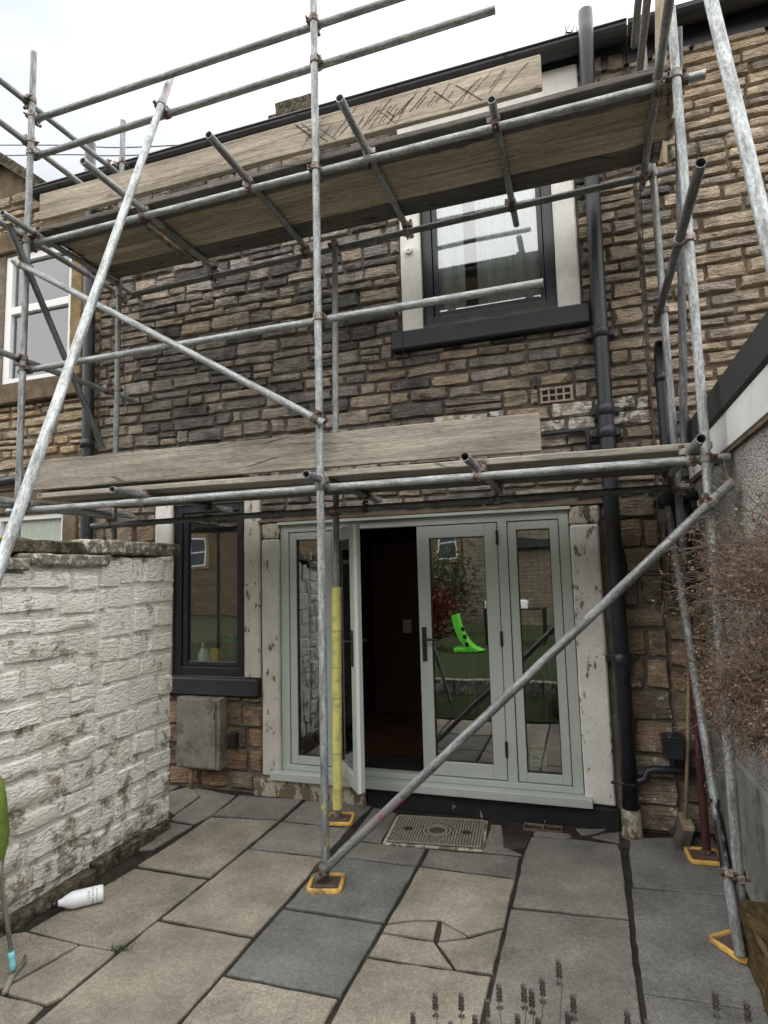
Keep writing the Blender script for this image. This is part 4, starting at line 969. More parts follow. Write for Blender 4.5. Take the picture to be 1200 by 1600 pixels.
tube('t0b', 'guard_rail', (-1.585, -1.75, 2.36), (-1.585, -0.20, 2.36), MD)
for k, x, y0, y1 in (('u0', -1.455, -1.52, -0.10), ('u1', -0.475, -1.76, -0.12), ('u2', 0.42, -1.68, -0.16), ('u3', 1.285, -1.67, -0.16), ('u4', 2.105, -1.36, -0.02), ('u5', 3.005, -2.3, -0.16)): tube(k, 'transom', (x, y0, 4.490), (x, y1, 4.488+0.0), (0.30, 0.315, 0.32))
tube('u0b', 'transom', (-1.585, -1.50, 4.50), (-1.585, -0.08, 4.49), (0.30, 0.315, 0.32))
tube('r1', 'guard_rail', (-1.585, -1.53, 5.62), (-1.585, -0.22, 5.68), MD); tube('r2', 'guard_rail', (-1.585, -1.49, 5.29), (-1.585, -0.28, 5.29), MD); tube('r3', 'guard_rail', (-1.585, -1.70, 3.50), (-1.545, -0.04, 3.49), MD)
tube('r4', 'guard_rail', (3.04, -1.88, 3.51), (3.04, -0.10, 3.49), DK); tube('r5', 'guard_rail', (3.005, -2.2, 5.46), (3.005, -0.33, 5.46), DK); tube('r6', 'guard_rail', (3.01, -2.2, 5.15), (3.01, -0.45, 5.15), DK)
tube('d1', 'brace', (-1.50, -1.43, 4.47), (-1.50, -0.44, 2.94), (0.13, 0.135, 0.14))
tube('d2', 'brace', (-1.60, -1.292, 4.265), (0.995, -1.292, 2.71), LT)
tube('d3', 'brace', (3.185, -1.292, 2.19), (0.90, -1.292, 0.055), MD)
tube('d4', 'brace', (3.02, -0.16, 2.20), (3.028, -1.40, 0.03), MD)
tube('k1', 'raker', (-0.345, -1.05, 5.66), (0.59, -3.73, 0.0), LT); tube('k2', 'raker', (3.05, -1.83, 5.15), (3.14, -3.25, 0.012), LT)
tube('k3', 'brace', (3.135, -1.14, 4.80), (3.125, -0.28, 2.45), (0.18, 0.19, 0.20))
def sleeve(name, mat, key, f0, f1, r, n=14):
    p0, p1 = T[key]; a, b_ = p0.lerp(p1, f0), p0.lerp(p1, f1); L = (b_-a).length
    me = B().hollow(L, r, TR-0.0006 if r < 0.026 else TR+0.0005, n).mesh(name, smooth=True); me.set_sharp_from_angle(angle=R_(50))
    o = place(name, me, MAT[mat], sc, a); o.rotation_mode = 'QUATERNION'; o.rotation_quaternion = (b_-a).to_track_quat('Z', 'Y'); return o
sleeve('foam_sleeve', 'foam', 'b2', 0.012, 0.375, 0.036, 18)['label'] = 'pale yellow foam guard on the standard'
for f in (0.10, 0.19, 0.24, 0.30): sleeve('foam_seam', 'scratch', 'b2', f, f+0.0009, 0.0364, 18)
sleeve('paint_mark', 'tube_pink', 'd3', 0.77, 0.895, 0.0249); sleeve('paint_mark', 'tube_pink', 'k1', 0.015, 0.10, 0.0249); sleeve('paint_mark', 'tube_pink', 'u2', 0.09, 0.28, 0.0249)
sleeve('paint_mark', 'tube_pink', 'u1', 0.48, 0.68, 0.0249); sleeve('paint_mark', 'tube_yellow', 's2', 0.030, 0.066, 0.0249); sleeve('paint_mark', 'tube_maroon', 'b3', 0.004, 0.33, 0.0249)
sleeve('tape_wrap', 'tube_black', 'd4', 0.74, 0.885, 0.0252)

# couplers: two clamp bands joined by a saddle, each with a bolt
CM = {}
def band(b, axis, n_, off, ph):
    """ring around a tube whose axis is `axis`, centre at n_*off"""
    ax = axis.normalized(); u = n_; v = ax.cross(u).normalized(); c = n_*off; w = 0.021; N = 12; b0 = len(b.v)
    for sgn, rr in ((-1, 0.0248), (-1, 0.0315), (1, 0.0315), (1, 0.0248)):
        for j in range(N):
            t = 2*math.pi*j/N; b.v.append(tuple(c+ax*(w*sgn)+(u*math.cos(t)+v*math.sin(t))*rr))
    for k in range(4):
        for j in range(N):
            q0, q1 = b0+k*N, b0+((k+1) % 4)*N; b.f.append((q0+j, q0+(j+1) % N, q1+(j+1) % N, q1+j))
    m = c+v*0.040*ph; b0 = len(b.v)       # closing lug
    for sx in (-1, 1):
        for sy in (-1, 1):
            for sz in (-1, 1): b.v.append(tuple(m+ax*(0.014*sx)+v*(0.013*sy)+u*(0.017*sz)))
    b.f += [tuple(b0+i for i in q) for q in ((0, 1, 3, 2), (4, 6, 7, 5), (0, 4, 5, 1), (2, 3, 7, 6), (0, 2, 6, 4), (1, 5, 7, 3))]
    return m, u
def coupler(ka, kb, flip=1, tint=None):
    a0, a1 = T[ka]; c0, c1 = T[kb]; da, dc = (a1-a0).normalized(), (c1-c0).normalized()
    w0 = a0-c0; bb = da.dot(dc); den = 1-bb*bb
    s = (bb*dc.dot(w0)-da.dot(w0))/den; t_ = (dc.dot(w0)-bb*da.dot(w0))/den
    pa, pc = a0+da*s, c0+dc*t_; n_ = pc-pa; d = n_.length
    n_ = n_.normalized() if d > 1e-4 else da.cross(dc).normalized()
    mid = (pa+pc)/2; key = (round(bb, 2), round(d, 3), flip)
    # local frame: x = da, z = n_
    x = da; z = (n_-da*n_.dot(da)).normalized(); y = z.cross(x)
    M = Matrix((x, y, z)).transposed()
    if key not in CM:
        Mi = M.transposed(); b = B(); bolts = []
        for ax, off, ph in ((Mi @ da, -d/2, flip), (Mi @ dc, d/2, -flip)):
            m, u = band(b, ax, Vector((0, 0, 1)), off, ph)
            bolts.append(B().tube([m-u*0.040, m+u*0.0215, m+u*0.022, m+u*0.036], [0.0068, 0.0068, 0.0135, 0.0135], 6).mesh('bolt'))
        b.box(-0.016, 0.016, -0.016, 0.016, -0.010, 0.010)
        CM[key] = [b.mesh('coupler', smooth=False)]+bolts
        for me in CM[key]: me.materials.append(MAT['coupler'])
    o = place('coupler', CM[key][0], MAT['coupler'], sc, mid); o.rotation_mode = 'QUATERNION'; o.rotation_quaternion = M.to_quaternion()
    g = random.uniform(0.12, 0.42) if tint is None else tint; o.color = (g, g*0.95, g*0.88, 1)
    for me in CM[key][1:]:
        q = place('bolt', me, MAT['coupler'], o, mid); q.color = (0.14, 0.10, 0.07, 1)
for ka, kbs in (('s1', 'lf uf mf g1 g2 r1 r2 r3 t0 u0 u0b d2'), ('s2', 'lf uf mf g1 g2 d2 d3'), ('s3', 'lf uf d3'), ('b1', 'lb ub r1 r2 r3'), ('b2', 'lb ub'), ('b3', 'lb ub r4'),
                ('lf', 't1 t2 t3 t4'), ('uf', 'u1 u2 u3 u4 u5 k3'), ('lb', 't1 t2 t3 t4'), ('ub', 'u1 u2 u3 u4 u5'), ('g2', 'k1'), ('s3', 'r4 d4')):
    for i, kb in enumerate(kbs.split()): coupler(ka, kb, 1 if i % 2 else -1)

# --- base pads with yellow rims
def base_pad(x, y, rot, label, size=0.205):
    r = thing('base_pad', (x, y, 0.0), label, 'base pad', None); h = size/2
    b = B(); n = 5; out, inn = [], []
    for cx, cy, a0 in ((1, 1, 0), (-1, 1, 90), (-1, -1, 180), (1, -1, 270)):
        for i in range(n):
            a = R_(a0+90*i/(n-1)); c, s = math.cos(a), math.sin(a)
            out.append((cx*(h-0.035)+0.035*c, cy*(h-0.035)+0.035*s)); inn.append((cx*(h-0.035)+0.012*c, cy*(h-0.035)+0.012*s))
    m = len(out); prof = [(out, 0.003), (out, 0.020), ([(o[0]*0.6+i[0]*0.4, o[1]*0.6+i[1]*0.4) for o, i in zip(out, inn)], 0.027), (inn, 0.022), (inn, 0.003)]
    for ring, z in prof: b.v += [(p[0], p[1], z) for p in ring]
    for k in range(4):
        for j in range(m): b.f.append((k*m+j, k*m+(j+1) % m, (k+1)*m+(j+1) % m, (k+1)*m+j))
    o = place('rim', b.mesh('rim', smooth=True), MAT['pad_yellow'], r, (x, y, 0))
    p = place('sole', B().prism([(v[0]*0.995, v[1]*0.995) for v in inn], 0.003, 0.014).mesh('sole'), MAT['pad_wood'], r, (x, y, 0))
    q = place('steel_plate', B().box(-0.06, 0.06, -0.06, 0.06, 0.0145, 0.022).tube([(0, 0, 0.022), (0, 0, 0.05)], 0.018, 10).mesh('steel_plate'), MAT['pad_wood'], r, (x, y, 0))
    r.rotation_euler = (0, 0, R_(rot))
base_pad(0.945, -1.255, 14, 'yellow rimmed base pad under the standard where the long diagonal brace ends')
base_pad(0.665, -0.37, 12, 'yellow rimmed base pad under the foam wrapped standard')
base_pad(3.06, -0.34, 4, 'yellow rimmed base pad beside the broom, under the maroon standard')
base_pad(3.055, -1.27, 38, 'yellow rimmed base pad beside the rotten timber')

# --- boards
def board(x0, x1, y0, y1, z0, z1, label, tint, tilt=(0, 0), name='scaffold_board', group=None, bands=True):
    cx, cy = (x0+x1)/2, (y0+y1)/2; w, d, h = x1-x0, y1-y0, z1-z0
    n = max(2, int(w/0.25)); b = B(); rg = random.Random(int(x0*100)+int(y0*1000)+int(z0*100))
    for i in range(n+1):
        x = -w/2+w*i/n; e = rg.uniform(-0.002, 0.002); g = rg.uniform(-0.0015, 0.0015)
        b.v += [(x, -d/2+g, e), (x, d/2+g, e), (x, d/2+g, h+e), (x, -d/2+g, h+e)]
    for i in range(n):
        for j in range(4): b.f.append((i*4+j, i*4+(j+1) % 4, i*4+4+(j+1) % 4, i*4+4+j))
    b.f += [(3, 2, 1, 0), (n*4, n*4+1, n*4+2, n*4+3)]
    t = thing(name, (cx, cy, z0), label, 'board', group)
    o = place('plank', b.mesh('plank'), MAT['board'], t, (cx, cy, z0)); m = o.modifiers.new('bevel', 'BEVEL'); m.width = 0.007; m.segments = 2; m.limit_method = 'ANGLE'
    f = rg.uniform(0.82, 1.15); o.color = (*[c*f for c in tint], 1)
    if bands:
        for s in (-1, 1):
            q = place('end_band', B().box(-0.016, 0.016, -d/2-0.0022, d/2+0.0022, -0.0022, h+0.0022).mesh('end_band'), MAT['coupler'], t, (cx+s*(w/2-0.035), cy, z0)); q.color = (0.30, 0.29, 0.27, 1)
    t.rotation_euler = (0, tilt[0], tilt[1]); return t, o
WD = (0.50, 0.43, 0.34); WDK = (0.16, 0.148, 0.135); WG = (0.42, 0.385, 0.33)
GRP_U, GRP_L = 'boards of the upper platform', 'boards of the lower platform'
for i, tn in enumerate((WDK, WD, WD, WDK)):
    y0 = -1.205+i*0.204; pos = ('outer edge', 'second row from the outer edge', 'second row from the house wall', 'house wall edge')[i]
    board(-1.47+0.02*(i % 2), -0.60, y0, y0+0.201, 4.5155, 4.553, 'short plank, downpipe end of upper platform, ' + pos, tn, group=GRP_U)
    board(-0.585, 3.10+0.03*(i % 3), y0, y0+0.201, 4.5155, 4.553, 'long plank of the upper platform, ' + pos, tn, group=GRP_U)
for i in range(4):
    y0 = -1.175+i*0.212; pos = ('outer edge', 'second row from the outer edge', 'second row from the house wall', 'house wall edge')[i]
    board(-1.42+0.03*(i % 2), 3.13 if i == 0 else 3.0, y0, y0+0.209, 2.398, 2.436, 'plank of the lower platform, ' + pos, WG if i == 0 else WDK, (0.006, 0), group=GRP_L)
board(-1.44, 0.30, -1.10, -0.89, 2.452, 2.488, 'loose grey plank lying on the lower platform beside the downpipe', WDK, (0.004, 0), group=GRP_L)
t, o = board(-1.50, 2.268, -1.172, -1.134, 2.462, 2.685, 'wide weathered toe board along the lower platform edge', (0.35, 0.315, 0.265), (0.008, 0), 'toe_board', bands=False)
t, o = board(-1.50, 2.385, -1.172, -1.134, 4.640, 4.860, 'wide pale toe board with dark scratches above the upper platform', (0.42, 0.365, 0.295), (0.003, 0), 'toe_board', bands=False)
b = B(); rg = random.Random(77)      # gouges on the outer end of the upper toe board
for i in range(40):
    x = rg.uniform(0.35, 1.72); z0, z1 = rg.uniform(-0.10, -0.02), rg.uniform(0.0, 0.10); run = rg.choice((0.9, 1.1, 1.3, 0.8, -1.0))*rg.uniform(0.9, 1.1)
    pts = [(x+run*(z1-z0)*k/5+rg.uniform(-.003, .003), z0+(z1-z0)*k/5) for k in range(6)]
    pts = [p for p in pts if p[0] < 1.92]; w = rg.uniform(0.0009, 0.0020)
    sg = 1 if run > 0 else -1
    for p, q in zip(pts, pts[1:]): b.face([(p[0]-w, -0.0222, p[1]+0.112+w*sg), (p[0]+w, -0.0222, p[1]+0.112-w*sg), (q[0]+w, -0.0222, q[1]+0.112-w*sg), (q[0]-w, -0.0222, q[1]+0.112+w*sg)])
s_ = b.build('scratch_marks', 'scratch', t, origin=(0, 0, 0)); s_.location = (0, 0, 0); tag(s_, kind='stuff')
# small things on the lower platform
lv = thing('spirit_level', (1.56, -0.95, 2.4375), 'black and red spirit level lying on the lower platform', 'spirit level')
box('beam', 'rubber', lv, 1.44, 1.72, -0.97, -0.945, 2.4375, 2.478, 0.003); box('red_insert', 'red', lv, 1.50, 1.66, -0.972, -0.9702, 2.450, 2.468, 0)
b = B(); rg = random.Random(9); n = 14
for i in range(n+1):
    for j in range(5): b.v.append((-0.30+0.40*i/n, -1.06+0.05*j+0.01*math.sin(i), 2.492+0.018*math.sin(i*0.9+j*1.3)+0.012*rg.random()+(0.018 if 3 < i < 12 else 0)))
for i in range(n):
    for j in range(4): b.f.append((i*5+j, i*5+5+j, i*5+6+j, i*5+1+j))
tag(b.build('plastic_sheet', 'white_upvc', smooth=True), 'crumpled scrap of white plastic sheet on the lower platform', 'sheet')

# --- hanging and wall cables
def cable(pts, r, label, name='cable', mat='cable'):
    P = [Vector(p) for p in pts]; path = []
    for i in range(len(P)-1):
        p0, p1, p2, p3 = P[max(i-1, 0)], P[i], P[i+1], P[min(i+2, len(P)-1)]
        for k in range(8):
            t = k/8; path.append(0.5*((2*p1)+(p2-p0)*t+(2*p0-5*p1+4*p2-p3)*t*t+(3*p1-p0-3*p2+p3)*t**3))
    path.append(P[-1]); return tag(B().tube(path, r, 6).build(name, mat, smooth=True), label, 'cable')
cable([(1.16, -0.10, 3.80), (1.166, -0.10, 3.60), (1.18, -0.035, 3.42), (1.20, -0.035, 3.30), (1.30, -0.035, 3.195), (1.80, -0.035, 3.105), (2.28, -0.035, 3.13), (2.48, -0.035, 3.28), (2.60, -0.035, 3.42)], 0.003, 'thin black cable looped across the stones below the upper window sill')
cable([(-1.66, -0.04, 4.5), (-1.655, -0.04, 4.0), (-1.62, -0.04, 3.5), (-1.60, -0.04, 3.40), (-1.68, -0.05, 3.30), (-1.82, -0.05, 3.275), (-1.95, -0.06, 3.22)], 0.004, 'black cable hanging beside the far downpipe')
cable([(0.745, -0.04, 4.4), (0.75, -0.04, 4.1), (0.88, -0.04, 3.72), (0.90, -0.04, 3.55), (0.98, -0.04, 3.50)], 0.003, 'thin cable hanging down the stones behind the middle standards')
cable([(2.985, -0.28, 4.45), (2.975, -0.27, 3.9), (2.97, -0.25, 3.5), (2.92, -0.22, 3.28)], 0.004, 'thin cord hanging from the upper platform beside the vent pipe')
for i, (z0, z1) in enumerate(((16.20, 14.40), (15.82, 14.15))):
    cable([(-15.5, 9, z0), (-12, 9, (z0+z1)/2-0.02), (-8.8, 9, z1), (2.0, 9, z1-2.2)], 0.016, ('upper', 'lower')[i]+' of two overhead wires crossing the sky behind the roof', 'overhead_wire')

# ================================================================== YARD THINGS
# --- manhole cover set in a concrete surround
mc = thing('manhole_cover', (1.39, -0.37, 0.0), 'cast manhole cover with raised studs and round keyhole boss, by the door plinth', 'manhole cover')
RZ = R_(5.5)
def mcp(o, x=0, y=0, z=0): o.location = (x, y, z); return o
def mpart(name, b, mat, bev=0.0, smooth=False):
    o = b.build(name, mat, mc, origin=(0, 0, 0), bevel=bev, smooth=smooth); o.location = (0, 0, 0); return o
mpart('surround', B().box(-0.335, 0.335, -0.245, 0.245, -0.04, -0.003), 'plinth_worn', 0.004)
mpart('plate', B().box(-0.312, 0.312, -0.222, 0.222, -0.002, 0.003), 'iron_dark', 0.002)
for (a, b0, c, d) in ((-0.312, 0.312, -0.222, -0.212), (-0.312, 0.312, 0.212, 0.222), (-0.312, -0.302, -0.212, 0.212), (0.302, 0.312, -0.212, 0.212)): mpart('rim', B().box(a, b0, c, d, 0.003, 0.009), 'iron_pale', 0.001)
b = B()
for i in range(31):
    for j in range(22):
        x, y = -0.29+i*0.0193, -0.2+j*0.019
        if math.hypot(x, y) < 0.115 or min(math.hypot(x-0.2, y), math.hypot(x+0.2, y)) < 0.035: continue
        if (i+j) % 2: b.box(x-0.0075, x+0.0075, y-0.0035, y+0.0035, 0.003, 0.007)
        else: b.box(x-0.0035, x+0.0035, y-0.0075, y+0.0075, 0.003, 0.007)
tag(mpart('studs', b, 'iron_pale'), kind='stuff')
for (r0, r1) in ((0.060, 0.072), (0.088, 0.10)):
    b = B(); N = 28
    for z, r in ((0.003, r0), (0.008, r0), (0.008, r1), (0.003, r1)): b.v += [(r*math.cos(6.2832*j/N), r*math.sin(6.2832*j/N), z) for j in range(N)]
    for k in range(3):
        for j in range(N): b.f.append((k*N+j, k*N+(j+1) % N, (k+1)*N+(j+1) % N, (k+1)*N+j))
    mpart('ring', b, 'iron_pale')
for x in (-0.2, 0.2):
    for s in (-1, 1): mpart('keyhole', B().prism([(x+s*0.014+0.011*math.cos(a*0.785), 0.016*math.sin(a*0.785)) for a in range(8)], 0.003, 0.0045), 'dark')
mc.rotation_euler = (0, 0, RZ)

# --- spray bottle lying by the white wall (axis along local Z, then tipped over)
bt = thing('spray_bottle', (-0.285, -1.835, 0.044), 'white plastic spray bottle with black cap lying beside the white wall', 'bottle')
def bpart(name, b, mat, smooth=True):
    o = b.build(name, mat, bt, smooth=smooth, origin=(0, 0, 0)); o.location = (0, 0, 0); return o
pr = [(0.038, -0.125), (0.042, -0.122), (0.043, -0.11), (0.043, 0.02), (0.041, 0.035), (0.030, 0.062), (0.018, 0.085), (0.015, 0.098)]
o = bpart('body', B().lathe(pr, 24), 'bottle'); o.data.set_sharp_from_angle(angle=R_(50))
bpart('cap', B().lathe([(0.0185, 0.099), (0.0185, 0.128), (0.015, 0.131)], 16), 'rubber'); bpart('nozzle', B().box(-0.012, 0.03, -0.012, 0.012, 0.1315, 0.152), 'rubber', False)
bt.rotation_mode = 'QUATERNION'
ax = Vector((-0.70, -0.71, 0.0)).normalized(); upv = Vector((0, 0, 1)); tocam = Vector((2.466, -4.648, 1.772))-Vector((-0.285, -1.835, 0.044))
front = (tocam-ax*tocam.dot(ax)).normalized(); sidev = ax.cross(front)
bt.rotation_quaternion = Matrix((front, sidev, ax)).transposed().to_quaternion()
for body, size, zz in (('1 LITRE', 0.017, -0.052), ('SPRAY BOTTLE', 0.0135, -0.072)):
    me = text_mesh(body, size, 'print')
    for v in me.vertices:      # wrap the print round the body: x -> angle, y -> height
        ang = v.co.x/0.0434; v.co = Vector((0.0434*math.cos(ang), 0.0434*math.sin(ang), zz+v.co.y))
    o = place('print', me, MAT['ink'], bt, wpos(bt)); o.location = (0, 0, 0)
b = B()
for k in range(8):
    a0, a1 = -0.75+k*0.19, -0.75+(k+1)*0.19
    b.face([(0.0434*math.cos(a), 0.0434*math.sin(a), z) for a, z in ((a0, -0.093), (a1, -0.093), (a1, -0.0905), (a0, -0.0905))])
o = b.build('print_rule', 'ink', bt, origin=(0, 0, 0)); o.location = (0, 0, 0)

# --- folded green chair cut by the frame edge
gc = thing('folding_chair', (-0.17, -2.42, 0.0), 'green cloth folding chair with bright steel leg bound in turquoise tape', 'chair')
def puff(name, mat, parent, c, r, seed):
    bm = bmesh.new(); bmesh.ops.create_icosphere(bm, subdivisions=3, radius=1.0)
    for v in bm.verts:
        n_ = noise.fractal(v.co*1.7+Vector((seed, 0, 0)), 1, 2, 3)*0.10+0.05*math.sin(v.co.z*9+v.co.x*4)
        p = v.co*(1+n_); v.co = Vector((p.x*r[0], p.y*r[1], p.z*r[2]))
    me = bpy.data.meshes.new(name); bm.to_mesh(me); bm.free(); me.polygons.foreach_set('use_smooth', [True]*len(me.polygons))
    return place(name, me, MAT[mat], parent, c)
puff('cloth_seat', 'chair_green', gc, (-0.245, -2.44, 0.62), (0.085, 0.10, 0.27), 3)
B().tube([(-0.20, -2.42, 0.75), (-0.175, -2.405, 0.40), (-0.115, -2.385, 0.065)], 0.010, 10).build('leg', 'chrome', gc, smooth=True)
B().tube([(-0.33, -2.50, 0.75), (-0.36, -2.50, 0.02)], 0.010, 10).build('leg', 'chrome', gc, smooth=True)
B().tube([(-0.122, -2.388, 0.105), (-0.119, -2.387, 0.085), (-0.113, -2.385, 0.05), (-0.108, -2.388, 0.03)], [0.0135, 0.015, 0.0135, 0.016], 10).build('tape_wrap', 'tape', gc, smooth=True)
b = B(); pth = [Vector((-0.18, -2.26, 0.007)), Vector((-0.135, -2.31, 0.007)), Vector((-0.10, -2.40, 0.007)), Vector((-0.035, -2.49, 0.007))]
b.tube(pth, [0.006, 0.012, 0.014, 0.012], 8); b.build('foot_bar', 'meter', gc, smooth=True)

# --- broom in the corner
br = thing('broom', (2.985, -0.13, 0.0), 'broom with grey bristles leaning in the corner behind the standards', 'broom')
b = B(); rg = random.Random(12)
for i in range(26):
    for j in range(5):
        u, w_ = i/25-0.5, j/4-0.5; x0, y0 = 2.975+w_*0.045, -0.12+u*0.26
        b.tube([(x0+0.02, y0, 0.115+0.02*math.cos(u*3)), (x0-0.03+w_*0.03+rg.uniform(-.008, .008), y0*1.0+u*0.04+rg.uniform(-.008, .008), 0.004+rg.uniform(0, 0.008))], [0.005, 0.0025], 4, False)
tag(b.build('bristles', 'bristle', br), kind='stuff')
box('head', 'broom_wood', br, 2.962, 3.03, -0.25, 0.0, 0.112, 0.145, 0.008)
B().tube([(2.995, -0.125, 0.13), (3.04, -0.115, 0.62), (3.10, -0.09, 1.25)], 0.012, 10).build('handle', 'broom_wood', br, smooth=True)

# --- rotten timber edging
tb = thing('rotten_timber', (3.25, -2.1, 0.0), 'mossy rotten timber baulk edging the bed by the pebbledash wall', 'timber')
def timber(name, x0, x1, y0, y1, z0, z1, seed):
    o = rough_box(name, 'rotten', tb, x0, x1, y0, y1, z0, z1, 0.045, 0.028, seed)
    return o
timber('baulk', 3.055, 3.20, -3.4, -1.315, -0.01, 0.245, 3)

# --- dried climbing shrub
sh = thing('dried_shrub', (3.20, -1.75, 0.0), 'dry brown leafless climbing shrub spilling from the pebbledash wall', 'shrub')
rg = random.Random(61); tw = B(); fl = B(); lf_ = B()
def leafquad(B_, p, s_):
    a = Vector((rg.gauss(0, 1), rg.gauss(0, 1), rg.gauss(0, 1))).normalized(); c = a.orthogonal().normalized()
    B_.face([p-a*s_, p+c*s_*0.55, p+a*s_, p-c*s_*0.55])
def twig(p, d, L, r, depth):
    n = 5; path = [p.copy()]
    for i in range(n):
        d = (d+Vector((rg.gauss(0, 0.22), rg.gauss(0, 0.22), rg.gauss(0, 0.22)-0.06))).normalized()
        p = p+d*(L/n)
        if p.x > 3.195: p.x = 3.195-rg.uniform(0, 0.01)
        path.append(p.copy())
        if depth and rg.random() < 0.75: twig(p.copy(), (d+Vector((rg.gauss(0, 0.8), rg.gauss(0, 0.8), rg.gauss(0, 0.8)))).normalized(), L*rg.uniform(0.35, 0.6), r*0.65, depth-1)
    tw.tube(path, [r*(1-0.7*i/n) for i in range(n+1)], 3, False)
    if depth == 0:
        for _ in range(2): leafquad(fl, path[-1]+Vector((rg.gauss(0, 0.008), rg.gauss(0, 0.008), rg.gauss(0, 0.008))), rg.uniform(0.003, 0.009))
for (k0, k1, n, reach) in ((-0.035, 0.045, 80, 0.27), (0.105, 0.215, 130, 0.25), (0.17, 0.26, 50, 0.16)):
    for _ in range(n):
        y = rg.uniform(-2.4, -1.38); p = Vector((3.19, y, 1.772-rg.uniform(k0, k1)*(y+4.65)))
        twig(p, Vector((-1, rg.gauss(0.15, 0.6), rg.gauss(0.0, 0.4))).normalized(), reach*rg.uniform(0.6, 1.2), rg.uniform(0.0026, 0.0046), 2)
for _ in range(7):      # a few long bare stems
    p = Vector((3.19, rg.uniform(-2.3, -1.5), rg.uniform(1.2, 1.9))); twig(p, Vector((-0.6, rg.gauss(0.2, 0.5), 0.5)).normalized(), 0.42, 0.0035, 1)
stem = [Vector((3.18, -2.0, 0.0)), Vector((3.17, -1.95, 0.4)), Vector((3.185, -1.85, 0.9)), Vector((3.18, -1.8, 1.4)), Vector((3.19, -1.75, 1.9))]
tw.tube(stem, [0.016, 0.014, 0.011, 0.008, 0.005], 6)
for _ in range(420):
    y = rg.uniform(-2.3, -1.42); z = rg.uniform(0.95, 2.15); k = noise.noise(Vector((y*4, z*4, 3)))
    if k > 0.0: leafquad(lf_, Vector((3.198-rg.uniform(0, 0.03), y, z)), rg.uniform(0.006, 0.017))
tag(tw.build('twigs', 'twig', sh), kind='stuff'); tag(fl.build('dry_flowers', 'bract', sh), kind='stuff'); tag(lf_.build('red_leaves', 'red_leaf', sh), kind='stuff')
# dark bracket on the wall
wl = B().box(3.12, 3.204, -1.66, -1.57, 1.60, 1.69).build('wall_bracket', 'rubber', ob, bevel=0.008)

# --- lavender in the bed before the lawn
def lav_plant(x, y, label, spikes, seed):
    t = thing('lavender', (x, y, 0.0), label, 'lavender', 'lavender plants at the lawn edge'); rg = random.Random(seed)
    for (sx, sy, sz) in spikes:
        tip = Vector((sx, sy, sz)); root = Vector((x+(sx-x)*0.35+rg.gauss(0, .02), y-0.05+rg.gauss(0, .02), 0.12))
        path = [root, root.lerp(tip, 0.5)+Vector((rg.gauss(0, .015), rg.gauss(0, .015), 0)), tip-Vector((rg.gauss(0, .003), 0, 0.055)), tip]
        st = B().tube(path, [0.0016, 0.0014, 0.0012, 0.0009], 5).build('stem', 'lav_stem', t, smooth=True)
        b = B()
        for lv_ in range(7):
            z = lv_/6; c = tip-Vector((0, 0, 0.052))*(1-z); r = 0.0075*(1-0.55*z)
            if lv_ == 1: continue
            for k in range(6):
                a = k*1.05+lv_*0.5; d = Vector((math.cos(a), math.sin(a), 0.9)).normalized(); s_ = Vector((-math.sin(a), math.cos(a), 0))*0.0030
                q = c+Vector((math.cos(a), math.sin(a), 0))*r*0.45
                b.face([q-s_, q+d*0.005-s_*1.2, q+d*0.0105, q+d*0.005+s_*1.2, q+s_])
        tag(b.build('flower_head', 'lav_head', st), kind='stuff')
    b = B()
    for _ in range(260):
        a = rg.uniform(0, 6.28); r = abs(rg.gauss(0, 0.10)); h = rg.uniform(0.12, 0.36)*(1-r*1.6); p = Vector((x+math.cos(a)*r, y+math.sin(a)*r*0.6, 0.02)); q = p+Vector((math.cos(a)*0.06, math.sin(a)*0.06, h)); w = Vector((-math.sin(a), math.cos(a), 0))*0.0022
        b.face([p-w, p+w, q+w*0.6, q+Vector((0, 0, 0.006)), q-w*0.6])
    tag(b.build('foliage', 'lav_leaf', t), kind='stuff')
def lv(x, z, dy=0.0): return (2.466+(x-2.466)*1.4355, -3.0+dy, 1.772+(z-1.772)*1.4355)
lav_plant(2.05, -3.05, 'lavender plant with dried spikes facing the open door', [lv(2.163, 1.009), lv(2.211, 1.017), lv(2.12, 0.968), lv(2.257, 1.015), lv(2.235, 0.985), lv(2.19, 0.965)], 1)
lav_plant(2.30, -3.05, 'lavender plant with the tallest dried spikes, facing the cracked slab', [lv(2.28, 1.044), lv(2.323, 1.051), lv(2.336, 1.046), lv(2.355, 1.067), lv(2.384, 1.101), lv(2.405, 1.049), lv(2.395, 1.02), lv(2.31, 1.0), lv(2.345, 1.0), lv(2.37, 0.99)], 2)
lav_plant(2.68, -3.05, 'lavender plant with few spikes beside the rotten timber', [lv(2.624, 1.094), lv(2.668, 1.086), lv(2.52, 1.03), lv(2.49, 1.04), lv(2.65, 1.04)], 3)

# --- things on the kitchen window sill
mk = thing('milk_bottle', (-0.85, 0.135, 0.96), 'white plastic bottle standing inside the lower window', 'bottle')
o = B().lathe([(0.055, 0.001), (0.058, 0.01), (0.058, 0.13), (0.045, 0.17), (0.022, 0.20), (0.022, 0.225)], 18).build('body', 'bottle', mk, smooth=True, origin=(0, 0, 0)); o.location = (0, 0, 0)
o = B().lathe([(0.024, 0.226), (0.024, 0.245)], 14).build('cap', 'white_upvc', mk, origin=(0, 0, 0)); o.location = (0, 0, 0)
yb = thing('yellow_packet', (-0.72, 0.135, 0.96), 'yellow packet standing inside the lower window', 'packet')
box('carton', 'yellow_thing', yb, -0.765, -0.675, 0.105, 0.165, 0.961, 1.16, 0.003); box('label', 'red', yb, -0.75, -0.69, 0.1035, 0.1045, 1.03, 1.05, 0)
tn = thing('black_tin', (-0.555, 0.145, 0.96), 'tall black tin with red bands and white lettering inside the lower window', 'tin')
